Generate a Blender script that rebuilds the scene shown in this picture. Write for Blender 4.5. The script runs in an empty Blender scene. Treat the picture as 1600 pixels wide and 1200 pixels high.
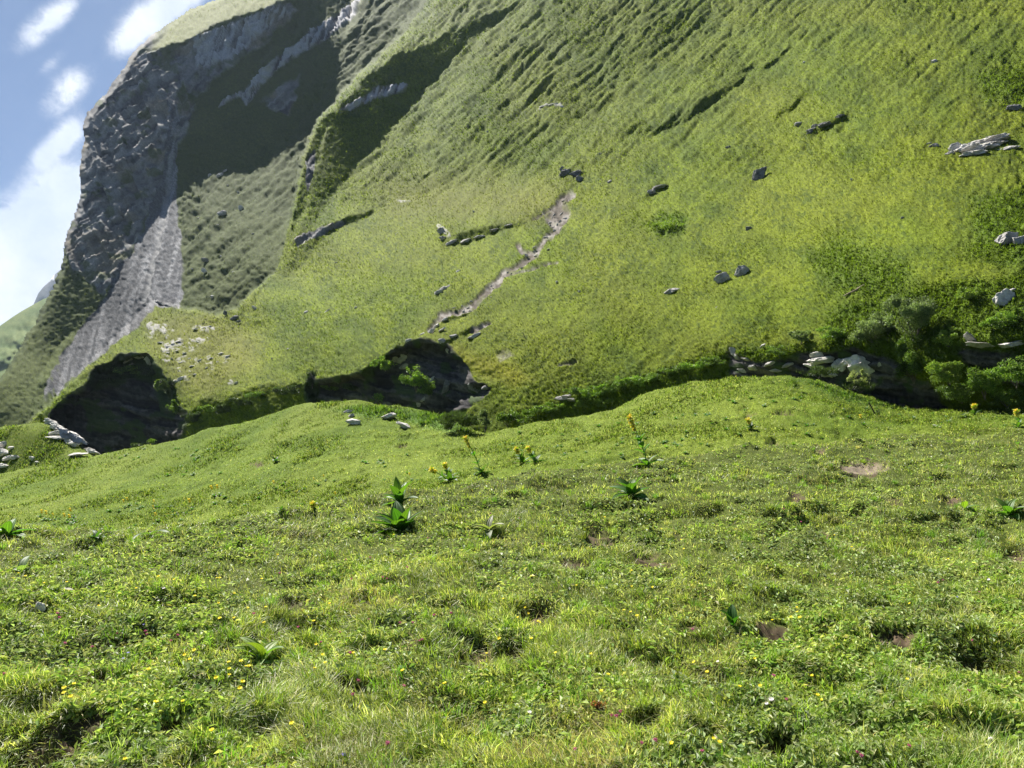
import bpy, math, random
import numpy as np
from math import radians as RAD, sin, cos, pi

S = bpy.context.scene
COL = S.collection

# ------------------------------------------------------------------ camera
# eye at the origin; world Z is gravity, the phone was held rolled by 15 degrees
FPX = 1164.0                                     # focal length in photograph pixels
ROLL = RAD(15)
Rv = np.array([cos(ROLL), 0, -sin(ROLL)]); Uv = np.array([sin(ROLL), 0, cos(ROLL)]); Fv = np.array([0, 1.0, 0])
M3 = np.stack([Rv, Uv, Fv], 0)                   # rows: right, up, forward
from mathutils import Matrix, Vector
cam_d = bpy.data.cameras.new('camera'); cam = bpy.data.objects.new('camera', cam_d); COL.objects.link(cam)
cam_d.sensor_width = 36; cam_d.lens = 36 * FPX / 1600; cam_d.clip_start = 0.05; cam_d.clip_end = 20000
cam.matrix_world = Matrix(((Rv[0], Uv[0], -Fv[0], 0), (Rv[1], Uv[1], -Fv[1], 0), (Rv[2], Uv[2], -Fv[2], 0), (0, 0, 0, 1)))
S.camera = cam

def ray(u, v):
    """direction (world) of photograph pixel, with unit depth"""
    x = (np.asarray(u, float) - 800) / FPX; y = (600 - np.asarray(v, float)) / FPX
    return x[..., None] * Rv + y[..., None] * Uv + Fv
def pt(u, v, d):
    return ray(u, v) * np.asarray(d, float)[..., None]

# ------------------------------------------------------------------ sun, sky, exposure
sc_ = np.array([-.42, .74, .53]); sc_ /= np.linalg.norm(sc_)
SUN = sc_ @ M3
ld = bpy.data.lights.new('sun', 'SUN'); ld.energy = 5.0; ld.angle = RAD(0.5); ld.color = (1, .955, .88)
lo = bpy.data.objects.new('sun', ld); COL.objects.link(lo)
lo.rotation_euler = Vector(SUN).to_track_quat('Z', 'Y').to_euler()
S.view_settings.view_transform = 'Standard'; S.view_settings.look = 'None'; S.view_settings.gamma = 1
S.view_settings.exposure = 1.4
try: S.view_settings.use_curve_mapping = False
except Exception: pass
S.cycles.use_denoising = True
try: S.cycles.denoising_prefilter = 'ACCURATE'; S.cycles.denoising_input_passes = 'RGB_ALBEDO_NORMAL'
except Exception: pass
S.cycles.max_bounces = 8; S.cycles.transparent_max_bounces = 8; S.cycles.volume_bounces = 0
S.cycles.sample_clamp_indirect = 6
HAZE = .00005

W = bpy.data.worlds.new('World'); S.world = W; W.use_nodes = True
wn = W.node_tree.nodes; wl = W.node_tree.links
for n in list(wn): wn.remove(n)
class NT:
    """tiny node-graph helper"""
    def __init__(s, nt): s.nt = nt; s.n = nt.nodes; s.l = nt.links
    def new(s, typ, **kw):
        n = s.n.new(typ)
        for k, v in kw.items():
            if k in ('ins',):
                for a, b in v.items():
                    i = n.inputs[a]
                    if hasattr(b, 'is_output') or isinstance(b, bpy.types.NodeSocket): s.l.new(b, i)
                    else: i.default_value = b
            else: setattr(n, k, v)
        return n
    def math(s, op, a, b=0.0, c=0.0, clamp=False):
        n = s.new('ShaderNodeMath', operation=op, use_clamp=clamp)
        for i, q in enumerate((a, b, c)):
            if isinstance(q, bpy.types.NodeSocket): s.l.new(q, n.inputs[i])
            else: n.inputs[i].default_value = q
        return n.outputs[0]
    def mix(s, f, a, b, blend='MIX'):
        n = s.new('ShaderNodeMix', data_type='RGBA', blend_type=blend)
        for i, q in ((0, f), (6, a), (7, b)):
            if isinstance(q, bpy.types.NodeSocket): s.l.new(q, n.inputs[i])
            elif i == 0: n.inputs[i].default_value = q
            else: n.inputs[i].default_value = (*q, 1)
        return n.outputs[2]
    def ramp(s, f, lo, hi):
        n = s.new('ShaderNodeMapRange', interpolation_type='SMOOTHSTEP')
        if isinstance(f, bpy.types.NodeSocket): s.l.new(f, n.inputs[0])
        n.inputs[1].default_value = lo; n.inputs[2].default_value = hi
        return n.outputs[0]
    def noise(s, vec, scale, detail=4, rough=.55, dist=0.0):
        n = s.new('ShaderNodeTexNoise'); s.l.new(vec, n.inputs['Vector'])
        n.inputs['Scale'].default_value = scale; n.inputs['Detail'].default_value = detail
        n.inputs['Roughness'].default_value = rough; n.inputs['Distortion'].default_value = dist
        return n.outputs[0]
g = NT(W.node_tree)
sky = g.new('ShaderNodeTexSky', sky_type='NISHITA'); sky.sun_disc = False
sky.sun_elevation = math.asin(SUN[2]); sky.sun_rotation = math.atan2(SUN[0], SUN[1])
sky.altitude = 2000; sky.air_density = 1.0; sky.dust_density = .25; sky.ozone_density = 2.2
tc = g.new('ShaderNodeTexCoord')
nrm = g.new('ShaderNodeVectorMath', operation='NORMALIZE'); g.l.new(tc.outputs['Generated'], nrm.inputs[0])
DIR = nrm.outputs[0]
# rotate-stretch noise so cloud wisps trail up to the right
nz1 = g.noise(DIR, 13, 7, .62, .3); nz2 = g.noise(DIR, 42, 7, .65, .5)
acc = None
# clouds: (pixel direction, angular radius along, across, weight) placed in the sky dome
CL = [(62, 42, 42, 15, .9), (97, 20, 32, 10, .7), (104, 142, 36, 18, 1.15), (80, 97, 28, 7, .45), (222, 36, 50, 22, .95), (200, 64, 32, 12, .7), (288, -5, 50, 20, 1.2), (82, 230, 34, 13, .95), (112, 206, 26, 14, .85),
      (95, 325, 84, 40, 1.4), (30, 400, 92, 48, 1.5), (-45, 470, 100, 55, 1.5), (90, 410, 84, 55, 1.5), (20, 500, 100, 50, 1.5), (-120, 560, 100, 60, 1.3)]
ang = RAD(42)
for (u, v, ra, rb, wgt) in CL:
    c = ray(u, v); c = c / np.linalg.norm(c)
    a1 = Rv * cos(ang) + Uv * sin(ang); a1 = a1 - c * a1.dot(c); a1 /= np.linalg.norm(a1); a2 = np.cross(c, a1)
    k = 1.0 / (FPX * 1.02)
    def dotn(vec, s_):
        n = g.new('ShaderNodeVectorMath', operation='DOT_PRODUCT'); g.l.new(DIR, n.inputs[0]); n.inputs[1].default_value = tuple(vec)
        return g.math('MULTIPLY', n.outputs['Value'], s_)
    p = dotn(a1, 1 / (ra * k)); q = dotn(a2, 1 / (rb * k))
    r2 = g.math('ADD', g.math('MULTIPLY', p, p), g.math('MULTIPLY', q, q))
    e = g.math('MULTIPLY', g.math('EXPONENT', g.math('MULTIPLY', r2, -1.0)), wgt)
    if True:
        n = g.new('ShaderNodeVectorMath', operation='DOT_PRODUCT'); g.l.new(DIR, n.inputs[0]); n.inputs[1].default_value = tuple(c)
        e = g.math('MULTIPLY', e, g.math('GREATER_THAN', n.outputs['Value'], 0.0))
    acc = e if acc is None else g.math('ADD', acc, e)
amp = g.math('MINIMUM', acc, 1.0)
den = g.math('ADD', g.math('MULTIPLY', acc, 1.1), g.math('MULTIPLY', g.math('MULTIPLY_ADD', amp, 1.0, .08), g.math('ADD', g.math('MULTIPLY', g.math('SUBTRACT', nz1, .5), 2.6), g.math('MULTIPLY', g.math('SUBTRACT', nz2, .5), 1.7))))
cm = g.ramp(den, .18, 1.3)
cshade = g.ramp(g.noise(DIR, 9, 5, .6), .25, .75)
ccol = g.mix(cshade, (7.4, 8.4, 10.4), (12.4, 12.6, 13.0))
thin = g.ramp(g.noise(DIR, 3.2, 6, .6, .5), .35, .8)
skyb = g.mix(1.0, sky.outputs[0], (.74, .86, 1.0), 'MULTIPLY')
veil = g.mix(g.math('MULTIPLY', thin, .14), skyb, (5.2, 5.8, 6.8))
fin = g.mix(g.math('MULTIPLY', cm, .96), veil, ccol)
bg = g.new('ShaderNodeBackground'); sep = g.new('ShaderNodeSeparateXYZ'); g.l.new(DIR, sep.inputs[0])
fin = g.mix(g.ramp(sep.outputs[2], -.02, -.12), fin, (.25, .3, .12))       # below the horizon: the valley floor
g.l.new(fin, bg.inputs[0]); bg.inputs[1].default_value = 0.0315
wo = g.new('ShaderNodeOutputWorld'); g.l.new(bg.outputs[0], wo.inputs[0])

# ------------------------------------------------------------------ numpy helpers
def _hash(ix, iy, iz, seed):
    h = (ix.astype(np.int64) * 374761393 + iy.astype(np.int64) * 668265263 + iz.astype(np.int64) * 2147483647 + seed * 974634777) & 0xffffffff
    h = ((h ^ (h >> 13)) * 1274126177) & 0xffffffff
    h = (h ^ (h >> 16)) & 0xffffffff
    h = ((h ^ (h >> 15)) * 2246822519) & 0xffffffff
    h = (h ^ (h >> 13)) & 0xffffffff
    return h.astype(np.float64) / 4294967295.0
def vn3(x, y, z, seed=0):
    fx, fy, fz = np.floor(x), np.floor(y), np.floor(z)
    tx, ty, tz = x - fx, y - fy, z - fz
    tx = tx * tx * tx * (tx * (tx * 6 - 15) + 10); ty = ty * ty * ty * (ty * (ty * 6 - 15) + 10); tz = tz * tz * tz * (tz * (tz * 6 - 15) + 10)
    r = 0
    for i in (0, 1):
        for j in (0, 1):
            for k in (0, 1):
                r = r + _hash(fx + i, fy + j, fz + k, seed) * (tx if i else 1 - tx) * (ty if j else 1 - ty) * (tz if k else 1 - tz)
    return r * 2 - 1
def vn2(x, y, seed=0):
    fx, fy = np.floor(x), np.floor(y); z = np.zeros_like(fx)
    tx, ty = x - fx, y - fy
    tx = tx * tx * tx * (tx * (tx * 6 - 15) + 10); ty = ty * ty * ty * (ty * (ty * 6 - 15) + 10)
    r = 0
    for i in (0, 1):
        for j in (0, 1):
            r = r + _hash(fx + i, fy + j, z, seed) * (tx if i else 1 - tx) * (ty if j else 1 - ty)
    return r * 2 - 1
def fbm2(x, y, octs=4, seed=0, gain=.5, lac=2.03):
    a, s, r = 1.0, 0.0, 0
    x = np.asarray(x, float); y = np.asarray(y, float)
    c_, s_ = cos(.5), sin(.5)
    for o in range(octs):
        r = r + a * vn2(x + 17.3 * o, y - 9.1 * o, seed + o); s += a; a *= gain
        x, y = (x * c_ - y * s_) * lac, (x * s_ + y * c_) * lac
    return r / s
def ridged2(x, y, octs=4, seed=0, gain=.5):
    a, s, r = 1.0, 0.0, 0
    c_, s_ = cos(.6), sin(.6)
    for o in range(octs):
        r = r + a * (1 - 2 * np.abs(vn2(x + 7.3 * o, y - 3.1 * o, seed + o))); s += a; a *= gain
        x, y = (x * c_ - y * s_) * 2.05, (x * s_ + y * c_) * 2.05
    return r / s
def facets(x, y, seed, tilt=1.0):
    """fractured-rock relief: every cell of a jittered lattice is a plane with its own height and tilt"""
    fx, fy = np.floor(x), np.floor(y); z = np.zeros_like(fx); best = np.full(x.shape, 9.0); out = np.zeros_like(x); idv = np.zeros_like(x)
    for i in (-1, 0, 1):
        for j in (-1, 0, 1):
            cx, cy = fx + i, fy + j
            px = cx + .15 + .7 * _hash(cx, cy, z, seed); py = cy + .15 + .7 * _hash(cx, cy, z, seed + 1)
            dx, dy = x - px, y - py; d = dx * dx + dy * dy; m = d < best
            a = _hash(cx, cy, z, seed + 2) - .5; b = _hash(cx, cy, z, seed + 3) - .5; h = _hash(cx, cy, z, seed + 4) - .5
            best = np.where(m, d, best); out = np.where(m, h + tilt * 2.2 * (a * dx + b * dy), out); idv = np.where(m, h, idv)
    return out, idv
def sstep(x, a, b):
    t = np.clip((x - a) / (b - a), 0, 1); return t * t * (3 - 2 * t)
def sdist(poly, U, V):
    """signed distance in pixels, positive inside; evaluated near the polygon only"""
    P = np.array(poly, float); out = np.full(U.shape, -1e3)
    lo = P.min(0) - 40; hi = P.max(0) + 40
    m = (U > lo[0]) & (U < hi[0]) & (V > lo[1]) & (V < hi[1])
    if not m.any(): return out
    u, v = U[m], V[m]; best = np.full(u.shape, 1e9); ins = np.zeros(u.shape, bool)
    for i in range(len(P)):
        a, b = P[i], P[(i + 1) % len(P)]
        d = b - a; L2 = max(d.dot(d), 1e-9)
        t = np.clip(((u - a[0]) * d[0] + (v - a[1]) * d[1]) / L2, 0, 1)
        best = np.minimum(best, (u - a[0] - t * d[0]) ** 2 + (v - a[1] - t * d[1]) ** 2)
        if a[1] != b[1]:
            c = ((a[1] > v) != (b[1] > v)) & (u < (b[0] - a[0]) * (v - a[1]) / (b[1] - a[1]) + a[0])
            ins ^= c
    s = np.sqrt(best); out[m] = np.where(ins, s, -s)
    return out
def ldist(line, U, V):
    """distance to a polyline (px)"""
    P = np.array(line, float); best = np.full(U.shape, 1e9)
    for i in range(len(P) - 1):
        a, b = P[i], P[i + 1]; d = b - a; L2 = max(d.dot(d), 1e-9)
        t = np.clip(((U - a[0]) * d[0] + (V - a[1]) * d[1]) / L2, 0, 1)
        best = np.minimum(best, (U - a[0] - t * d[0]) ** 2 + (V - a[1] - t * d[1]) ** 2)
    return np.sqrt(best)
def tps(ctrl, U, V, reg=1e-3):
    C = np.array(ctrl, float); x = C[:, 0] / 400; y = C[:, 1] / 400; f = 1 / C[:, 2]; n = len(C)
    def K(r2): return np.where(r2 > 1e-12, .5 * r2 * np.log(np.maximum(r2, 1e-12)), 0)
    A = np.zeros((n + 3, n + 3)); A[:n, :n] = K((x[:, None] - x) ** 2 + (y[:, None] - y) ** 2) + reg * np.eye(n)
    A[:n, n] = 1; A[:n, n + 1] = x; A[:n, n + 2] = y; A[n:, :n] = A[:n, n:].T
    s = np.linalg.solve(A, np.r_[f, 0, 0, 0])
    uu, vv = U / 400, V / 400
    r = s[n] + s[n + 1] * uu + s[n + 2] * vv
    for i in range(n): r = r + s[i] * K((uu - x[i]) ** 2 + (vv - y[i]) ** 2)
    return r
def mesh_obj(name, verts, faces, mat=None, attrs=None, smooth=True, parent=None, fl=None):
    """faces: (n,k) int array (all same k)"""
    me = bpy.data.meshes.new(name); verts = np.asarray(verts, np.float32); faces = np.asarray(faces, np.int32)
    n, k = faces.shape
    me.vertices.add(len(verts)); me.vertices.foreach_set('co', verts.ravel())
    me.loops.add(n * k); me.loops.foreach_set('vertex_index', faces.ravel())
    me.polygons.add(n); me.polygons.foreach_set('loop_start', np.arange(n, dtype=np.int32) * k)
    try: me.polygons.foreach_set('loop_total', np.full(n, k, np.int32))
    except Exception: pass
    me.update(calc_edges=True)
    me.polygons.foreach_set('use_smooth', np.full(n, smooth, bool))
    if attrs:
        for an, av in attrs.items():
            av = np.asarray(av, np.float32)
            if av.ndim == 1:
                at = me.attributes.new(an, 'FLOAT', 'POINT'); at.data.foreach_set('value', av)
            else:
                at = me.attributes.new(an, 'FLOAT_COLOR', 'POINT'); at.data.foreach_set('color', np.c_[av, np.ones(len(av))].astype(np.float32).ravel())
    if mat: me.materials.append(mat)
    o = bpy.data.objects.new(name, me); COL.objects.link(o)
    if parent: o.parent = parent
    return o
def tag(o, label=None, cat=None, group=None, kind=None):
    if label: o['label'] = label
    if cat: o['category'] = cat
    if group: o['group'] = group
    if kind: o['kind'] = kind
    return o
def empty(name, loc, label, cat, group=None):
    o = bpy.data.objects.new(name, None); COL.objects.link(o); o.location = tuple(loc); o.empty_display_size = .1
    return tag(o, label, cat, group)
def principled(name, rough=.8, spec=.3):
    m = bpy.data.materials.new(name); m.use_nodes = True; q = NT(m.node_tree)
    for n in list(q.n): q.n.remove(n)
    b = q.new('ShaderNodeBsdfPrincipled'); o = q.new('ShaderNodeOutputMaterial'); q.l.new(b.outputs[0], o.inputs[0])
    b.inputs['Roughness'].default_value = rough; b.inputs['Specular IOR Level'].default_value = spec
    return m, q, b, o
# ------------------------------------------------------------------ materials
def mat_terrain(name, trans=0.0):
    """surface colour comes from the per-vertex map of what grows or lies there, plus cave shade, broken up by fine noise"""
    m, q, b, o = principled(name, .9, .06)
    at = q.new('ShaderNodeAttribute', attribute_name='albedo')
    wl_ = q.new('ShaderNodeAttribute', attribute_name='cell')       # size of the finest detail here (m)
    geo = q.new('ShaderNodeTexCoord')
    dv = q.new('ShaderNodeVectorMath', operation='SCALE'); q.l.new(geo.outputs['Object'], dv.inputs[0])
    q.l.new(q.math('DIVIDE', 1.0, wl_.outputs['Fac']), dv.inputs['Scale'])
    n1 = q.noise(dv.outputs[0], .9, 3, .6)
    f = q.math('MULTIPLY_ADD', n1, 1.1, .45)
    mul = q.new('ShaderNodeVectorMath', operation='SCALE'); q.l.new(at.outputs['Color'], mul.inputs[0]); q.l.new(f, mul.inputs['Scale'])
    q.l.new(mul.outputs[0], b.inputs['Base Color'])
    return m
def mat_attr(name, rough=.6, spec=.3, trans=.45, tcol=(1.15, 1.25, .55)):
    """leaf and blade material: diffuse + translucent, colour per blade"""
    m, q, b, o = principled(name, rough, spec)
    at = q.new('ShaderNodeAttribute', attribute_name='col')
    q.l.new(at.outputs['Color'], b.inputs['Base Color'])
    t = q.new('ShaderNodeBsdfTranslucent'); c = q.mix(1.0, at.outputs['Color'], tcol, 'MULTIPLY'); q.l.new(c, t.inputs[0])
    mx = q.new('ShaderNodeMixShader'); mx.inputs[0].default_value = trans
    q.l.new(b.outputs[0], mx.inputs[1]); q.l.new(t.outputs[0], mx.inputs[2]); q.l.new(mx.outputs[0], o.inputs[0])
    return m
M_TER = mat_terrain('terrain_surface')
M_BLADE = mat_attr('grass_blades', .45, .5, .5)
M_WISP = mat_attr('far_turf', .8, .04, .5)
M_HERB = mat_attr('herb_leaves', .5, .3, .4)
M_LEAF = mat_attr('shrub_leaves', .45, .5, .5)
def mat_rock(name, base=(.30, .29, .27), dark=(.10, .10, .10), scale=1.0, lichen=.25):
    m, q, b, o = principled(name, .88, .25)
    tc_ = q.new('ShaderNodeTexCoord'); V_ = tc_.outputs['Object']
    n1 = q.noise(V_, 1.3 * scale, 8, .65, .3); n2 = q.noise(V_, 7 * scale, 6, .7); n3 = q.noise(V_, .5 * scale, 3, .5)
    c = q.mix(q.ramp(n1, .3, .62), dark, base)
    c = q.mix(q.math('MULTIPLY', q.ramp(n2, .5, .68), .55), c, tuple(min(1, x * 1.5) for x in base))
    c = q.mix(q.math('MULTIPLY', q.ramp(n3, .52, .65), lichen), c, (.16, .15, .06))
    q.l.new(c, b.inputs['Base Color'])
    bp = q.new('ShaderNodeBump'); bp.inputs['Strength'].default_value = .7; bp.inputs['Distance'].default_value = .12 / scale
    q.l.new(q.math('ADD', n1, q.math('MULTIPLY', n2, .5)), bp.inputs['Height']); q.l.new(bp.outputs[0], b.inputs['Normal'])
    return m
M_ROCK = mat_rock('boulder_stone', (.46, .44, .41), (.18, .17, .165))
M_ROCKW = mat_rock('pale_limestone', (.66, .63, .58), (.32, .30, .28))
M_ROCKD = mat_rock('dark_schist', (.24, .235, .23), (.07, .07, .075))

# ------------------------------------------------------------------ far terrain (hillside, spur with the caves, mountain)
STEP = 1.6; rng0 = np.random.default_rng(3)
ug = np.arange(-90, 1712, STEP); vg = np.arange(-120, 775, STEP)
U, V = np.meshgrid(ug, vg); NY, NX = U.shape
nzA = fbm2(U / 46, V / 46, 4, 1); nzB = fbm2(U / 46, V / 46, 4, 21)
nzC = fbm2(U / 14, V / 14, 3, 5); nzD = fbm2(U / 14, V / 14, 3, 25)
Uw = U + nzA * 7 + nzC * 2.6; Vw = V + nzB * 7 + nzD * 2.6       # warped pixel space for ragged outlines
Uw2 = U + nzC * 2.2; Vw2 = V + nzD * 2.2

HC = [(300,700,100),(500,640,92),(600,560,88),(760,620,70),(900,620,64),(1200,560,56),(1450,480,47),(1600,450,43),(1750,500,40),(1500,640,47),
 (430,500,125),(450,430,145),(600,330,165),(900,300,118),(1200,270,96),(1600,230,72),(700,150,235),(900,0,260),(1200,0,185),(1600,0,118),(700,0,320),(550,150,250),(480,330,180),
 (50,655,130),(150,600,130),(240,475,152),(330,490,140),(400,520,124),(300,600,116),(200,640,117),(280,690,106),(0,700,128),(-80,720,128),(900,-120,340),(1600,-120,145),(1750,100,85),(1750,300,58),(600,760,84),(1100,700,58),(1300,620,54)]
MC = [(0,600,260),(100,550,290),(250,480,250),(300,450,235),(380,450,215),(270,300,320),(200,100,380),(300,0,450),(500,0,420),(400,200,370),(480,330,255),(560,100,350),(350,350,270),(450,430,185),(600,0,380),(-80,640,260),(200,-120,480),(600,-120,430)]
LH = -np.log(np.clip(tps(HC, U, V, 2e-4), 1 / 900, 1 / 30))
LM = -np.log(np.clip(tps(MC, U, V, 2e-4), 1 / 900, 1 / 120))
MPOLY = [(-200,760),(10,690),(48,655),(75,632),(120,590),(180,530),(240,474),(262,478),(285,482),(340,490),(372,478),(395,455),(432,425),(446,372),(458,322),(473,250),(495,190),(522,160),(556,118),(590,92),(632,50),(680,-20),(720,-200),(-200,-200)]
mM = sdist(MPOLY, Uw2, Vw2)
wM = sstep(mM, -1.5, 1.5)
L0 = LH * (1 - wM) + LM * wM

def N_(x, y, z): v = np.array([x, y, z], float); return v / np.linalg.norm(v)
n_dark = N_(.30, .30, -.92)         # steep, looks at us: lies in its own shade
n_wall = N_(.10, -.30, -.95)        # overhanging cave wall
n_dark2 = N_(.38, .12, -.92)
n_dim = N_(.10, .62, -.78)          # grazed by the sun
n_lit = N_(-.30, .86, -.40)
n_crest = N_(-.55, .75, -.2)
# (polygon, normal, edge softness px, ragged)
SH = []
def shp(poly, n, soft=4, rag=0): SH.append((poly, n, soft, rag))
# --- mountain
shp([(240,72),(300,62),(330,40),(370,28),(400,15),(440,4),(470,-8),(480,-130),(600,-130),(560,20),(545,60),(520,100),(500,150),(482,180),(469,187),(450,209),(437,225),(419,256),(395,266),(375,269),(353,259),(328,265),(300,278),(281,287),
     (262,312),(230,350),(207,393),(187,437),(167,470),(127,517),(97,557),(77,590),(58,622),(60,590),(58,560),(60,537),(80,483),(88,440),(95,400),(100,340),(115,300),(120,200),(170,110),(200,80)], n_dark, 3, 1)
shp([(0,648),(45,560),(62,470),(100,380),(95,430),(80,480),(58,540),(55,590),(45,650),(10,690)], N_(-.2,.66,-.72), 5, 1)
shp([(60,590),(80,560),(108,520),(112,524),(90,560),(70,600)], n_lit, 2)
shp([(280,292),(330,268),(376,274),(420,260),(440,228),(455,214),(475,192),(500,156),(522,104),(548,60),(565,15),(600,-130),(680,-130),(632,50),(590,92),(556,118),(522,160),(495,190),(473,250),(458,322),(446,372),(432,425),(395,455),(372,478),(340,484),(287,478),(285,400)], N_(-.12,.71,-.69), 4)
shp([(262,316),(278,295),(286,440),(280,480),(245,473),(180,530),(110,590),(60,640),(78,592),(128,520),(168,474),(188,440),(208,396),(232,352)], N_(-.25,.70,-.60), 3)
shp([(240,75),(275,28),(340,-10),(470,-60),(470,-8),(400,15),(330,38),(300,60)], n_lit, 3, 1)
shp([(405,98),(425,70),(432,75),(415,100)], n_lit, 2); shp([(450,65),(462,42),(468,48),(455,70)], n_lit, 2)
shp([(540,60),(600,-30),(590,-30),(556,-20),(540,20)], n_lit, 4)
shp([(130,200),(170,110),(200,85),(240,75),(262,95),(270,150),(262,230),(200,250),(150,260)], N_(-.33,.38,-.86), 8, 2)
shp([(262,95),(330,62),(420,12),(440,25),(380,80),(330,128),(275,135)], N_(-.30,.36,-.88), 6, 2)
# --- second spur
shp([(650,10),(690,-40),(720,-130),(760,-130),(700,0),(640,55),(600,98),(560,125),(524,175),(500,235),(488,262),(476,260),(497,205),(515,172),(560,115),(600,78)], n_lit, 4)
shp([(812,4),(806,6),(744,31),(700,50),(681,59),(666,72),(619,87),(587,109),(562,125),(556,144),(531,162),(527,175),(516,200),(512,235),(505,262),(497,290),(487,322),(484,334),(503,306),(525,281),(562,250),(594,219),(631,178),(650,153),(681,116),(712,84),(744,53),(800,19)], n_dark2, 2.5, 1)
shp([(524,176),(505,182),(491,197),(484,222),(472,256),(459,300),(451,325),(455,340),(444,373),(449,372),(462,347),(475,325),(489,285),(501,235),(511,200)], n_dark2, 2.5, 1)
shp([(453,374),(480,360),(500,356),(520,347),(560,334),(588,327),(575,340),(545,352),(520,364),(500,382),(470,415),(445,438),(443,430),(455,398)], n_dark, 2, 1)
shp([(400,425),(418,410),(440,406),(428,430),(412,450),(400,470),(391,476),(397,450)], n_dark, 2, 1)
shp([(360,490),(385,480),(395,495),(412,500),(408,520),(392,512),(376,506)], n_dark, 2, 2)
shp([(520,180),(508,225),(494,270),(480,325),(462,375),(450,408),(460,402),(485,362),(508,322),(545,272),(560,240),(545,190)], n_dark2, 2.5, 1)
# terraces and hollows on the open slope
for p in ([(1254,208),(1262,200),(1280,198),(1285,188),(1300,182),(1312,172),(1325,178),(1318,190),(1300,195),(1285,208),(1272,212)],
          [(845,158),(860,166),(880,170),(872,162)],
          [(874,264),(890,268),(912,263),(916,275),(905,288),(885,284)],
          [(1008,308),(1012,290),(1025,286),(1046,285),(1038,295),(1020,306),(1012,312)],
          [(656,282),(690,250),(716,228),(724,232),(700,256),(668,282)],
          [(750,262),(786,252),(796,262),(770,268)], [(680,355),(700,352),(712,362),(760,352),(800,345),(828,343),(818,352),(780,362),(740,376),(700,388),(688,380)],
          [(1205,180),(1235,160),(1255,148),(1258,152),(1230,172),(1210,186)], [(1140,118),(1160,106),(1178,100),(1170,110),(1148,122)],
          [(1190,100),(1215,88),(1232,74),(1236,78),(1215,95),(1196,104)],
          [(700,98),(740,60),(752,64),(715,100)],
          [(968,205),(990,190),(1015,182),(1005,196),(975,212)], [(690,505),(712,490),(740,478),(742,482),(716,498),(700,508)]):
    shp(p, n_dark, 2, 2)
shp([(990,206),(1060,176),(1130,136),(1165,118),(1170,124),(1130,152),(1080,184),(1010,214)], N_(-.02,.5,-.86), 8, 2)
shp([(850,214),(862,202),(876,190),(884,194),(868,208),(856,220)], n_dark2, 2.5, 2); shp([(884,184),(905,172),(924,160),(926,164),(906,182),(890,190)], n_dark2, 2.5, 2)
shp([(700,200),(760,90),(860,20),(1000,20),(1120,30),(1000,130),(900,190),(860,250),(740,290),(680,290)], N_(-.10,.66,-.74), 40)
# --- the gorge and its caves
CAVE1 = [(76,641),(100,625),(135,600),(150,575),(175,566),(192,556),(215,553),(232,552),(238,562),(250,575),(262,588),(270,596),(278,606),(276,618),(278,632),(288,642),(288,680),(286,720),(60,760)]
shp(CAVE1, n_wall, 2, 2)
shp([(288,645),(305,632),(315,622),(330,620),(345,626),(372,612),(420,598),(440,602),(470,594),(482,600),(494,612),(540,640),(480,760),(280,760)], N_(.2,.16,-.95), 3, 2)
CAVE2 = [(478,600),(486,576),(494,580),(500,592),(535,588),(560,582),(590,566),(610,550),(640,536),(668,530),(700,534),(706,548),(726,562),(738,590),(756,596),(768,606),(760,618),(735,632),(715,645),(700,760),(480,760)]
shp(CAVE2, n_wall, 2, 2)
shp([(600,570),(625,545),(645,560),(700,570),(690,640),(620,620)], N_(-.3,.3,-.9), 6, 1)
shp([(722,588),(738,580),(775,590),(765,606),(745,600)], n_lit, 2)
shp([(712,522),(735,512),(742,515),(728,524)], n_dark, 1.5); shp([(696,545),(690,535),(705,530)], n_wall, 1.5)
shp([(820,662),(850,642),(880,625),(930,606),(990,592),(1050,572),(1100,562),(1140,552),(1200,560),(1200,600),(1100,700),(800,720)], N_(.12,.50,-.85), 4, 2)
CAVE3 = [(1136,545),(1150,556),(1180,562),(1225,560),(1240,552),(1262,545),(1300,540),(1340,538),(1372,548),(1400,556),(1420,570),(1440,585),(1470,600),(1500,560),(1520,545),(1560,540),(1605,525),(1712,520),(1712,760),(1150,760)]
shp(CAVE3, n_wall, 3, 2)
shp([(1270,520),(1340,470),(1440,450),(1712,420),(1712,515),(1600,520),(1520,530),(1500,545),(1470,585),(1440,560),(1400,540),(1300,535)], N_(-.2,.8,-.55), 8, 2)
shp([(1505,528),(1515,548),(1560,545),(1600,520),(1600,560),(1520,560)], n_wall, 2)

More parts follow.
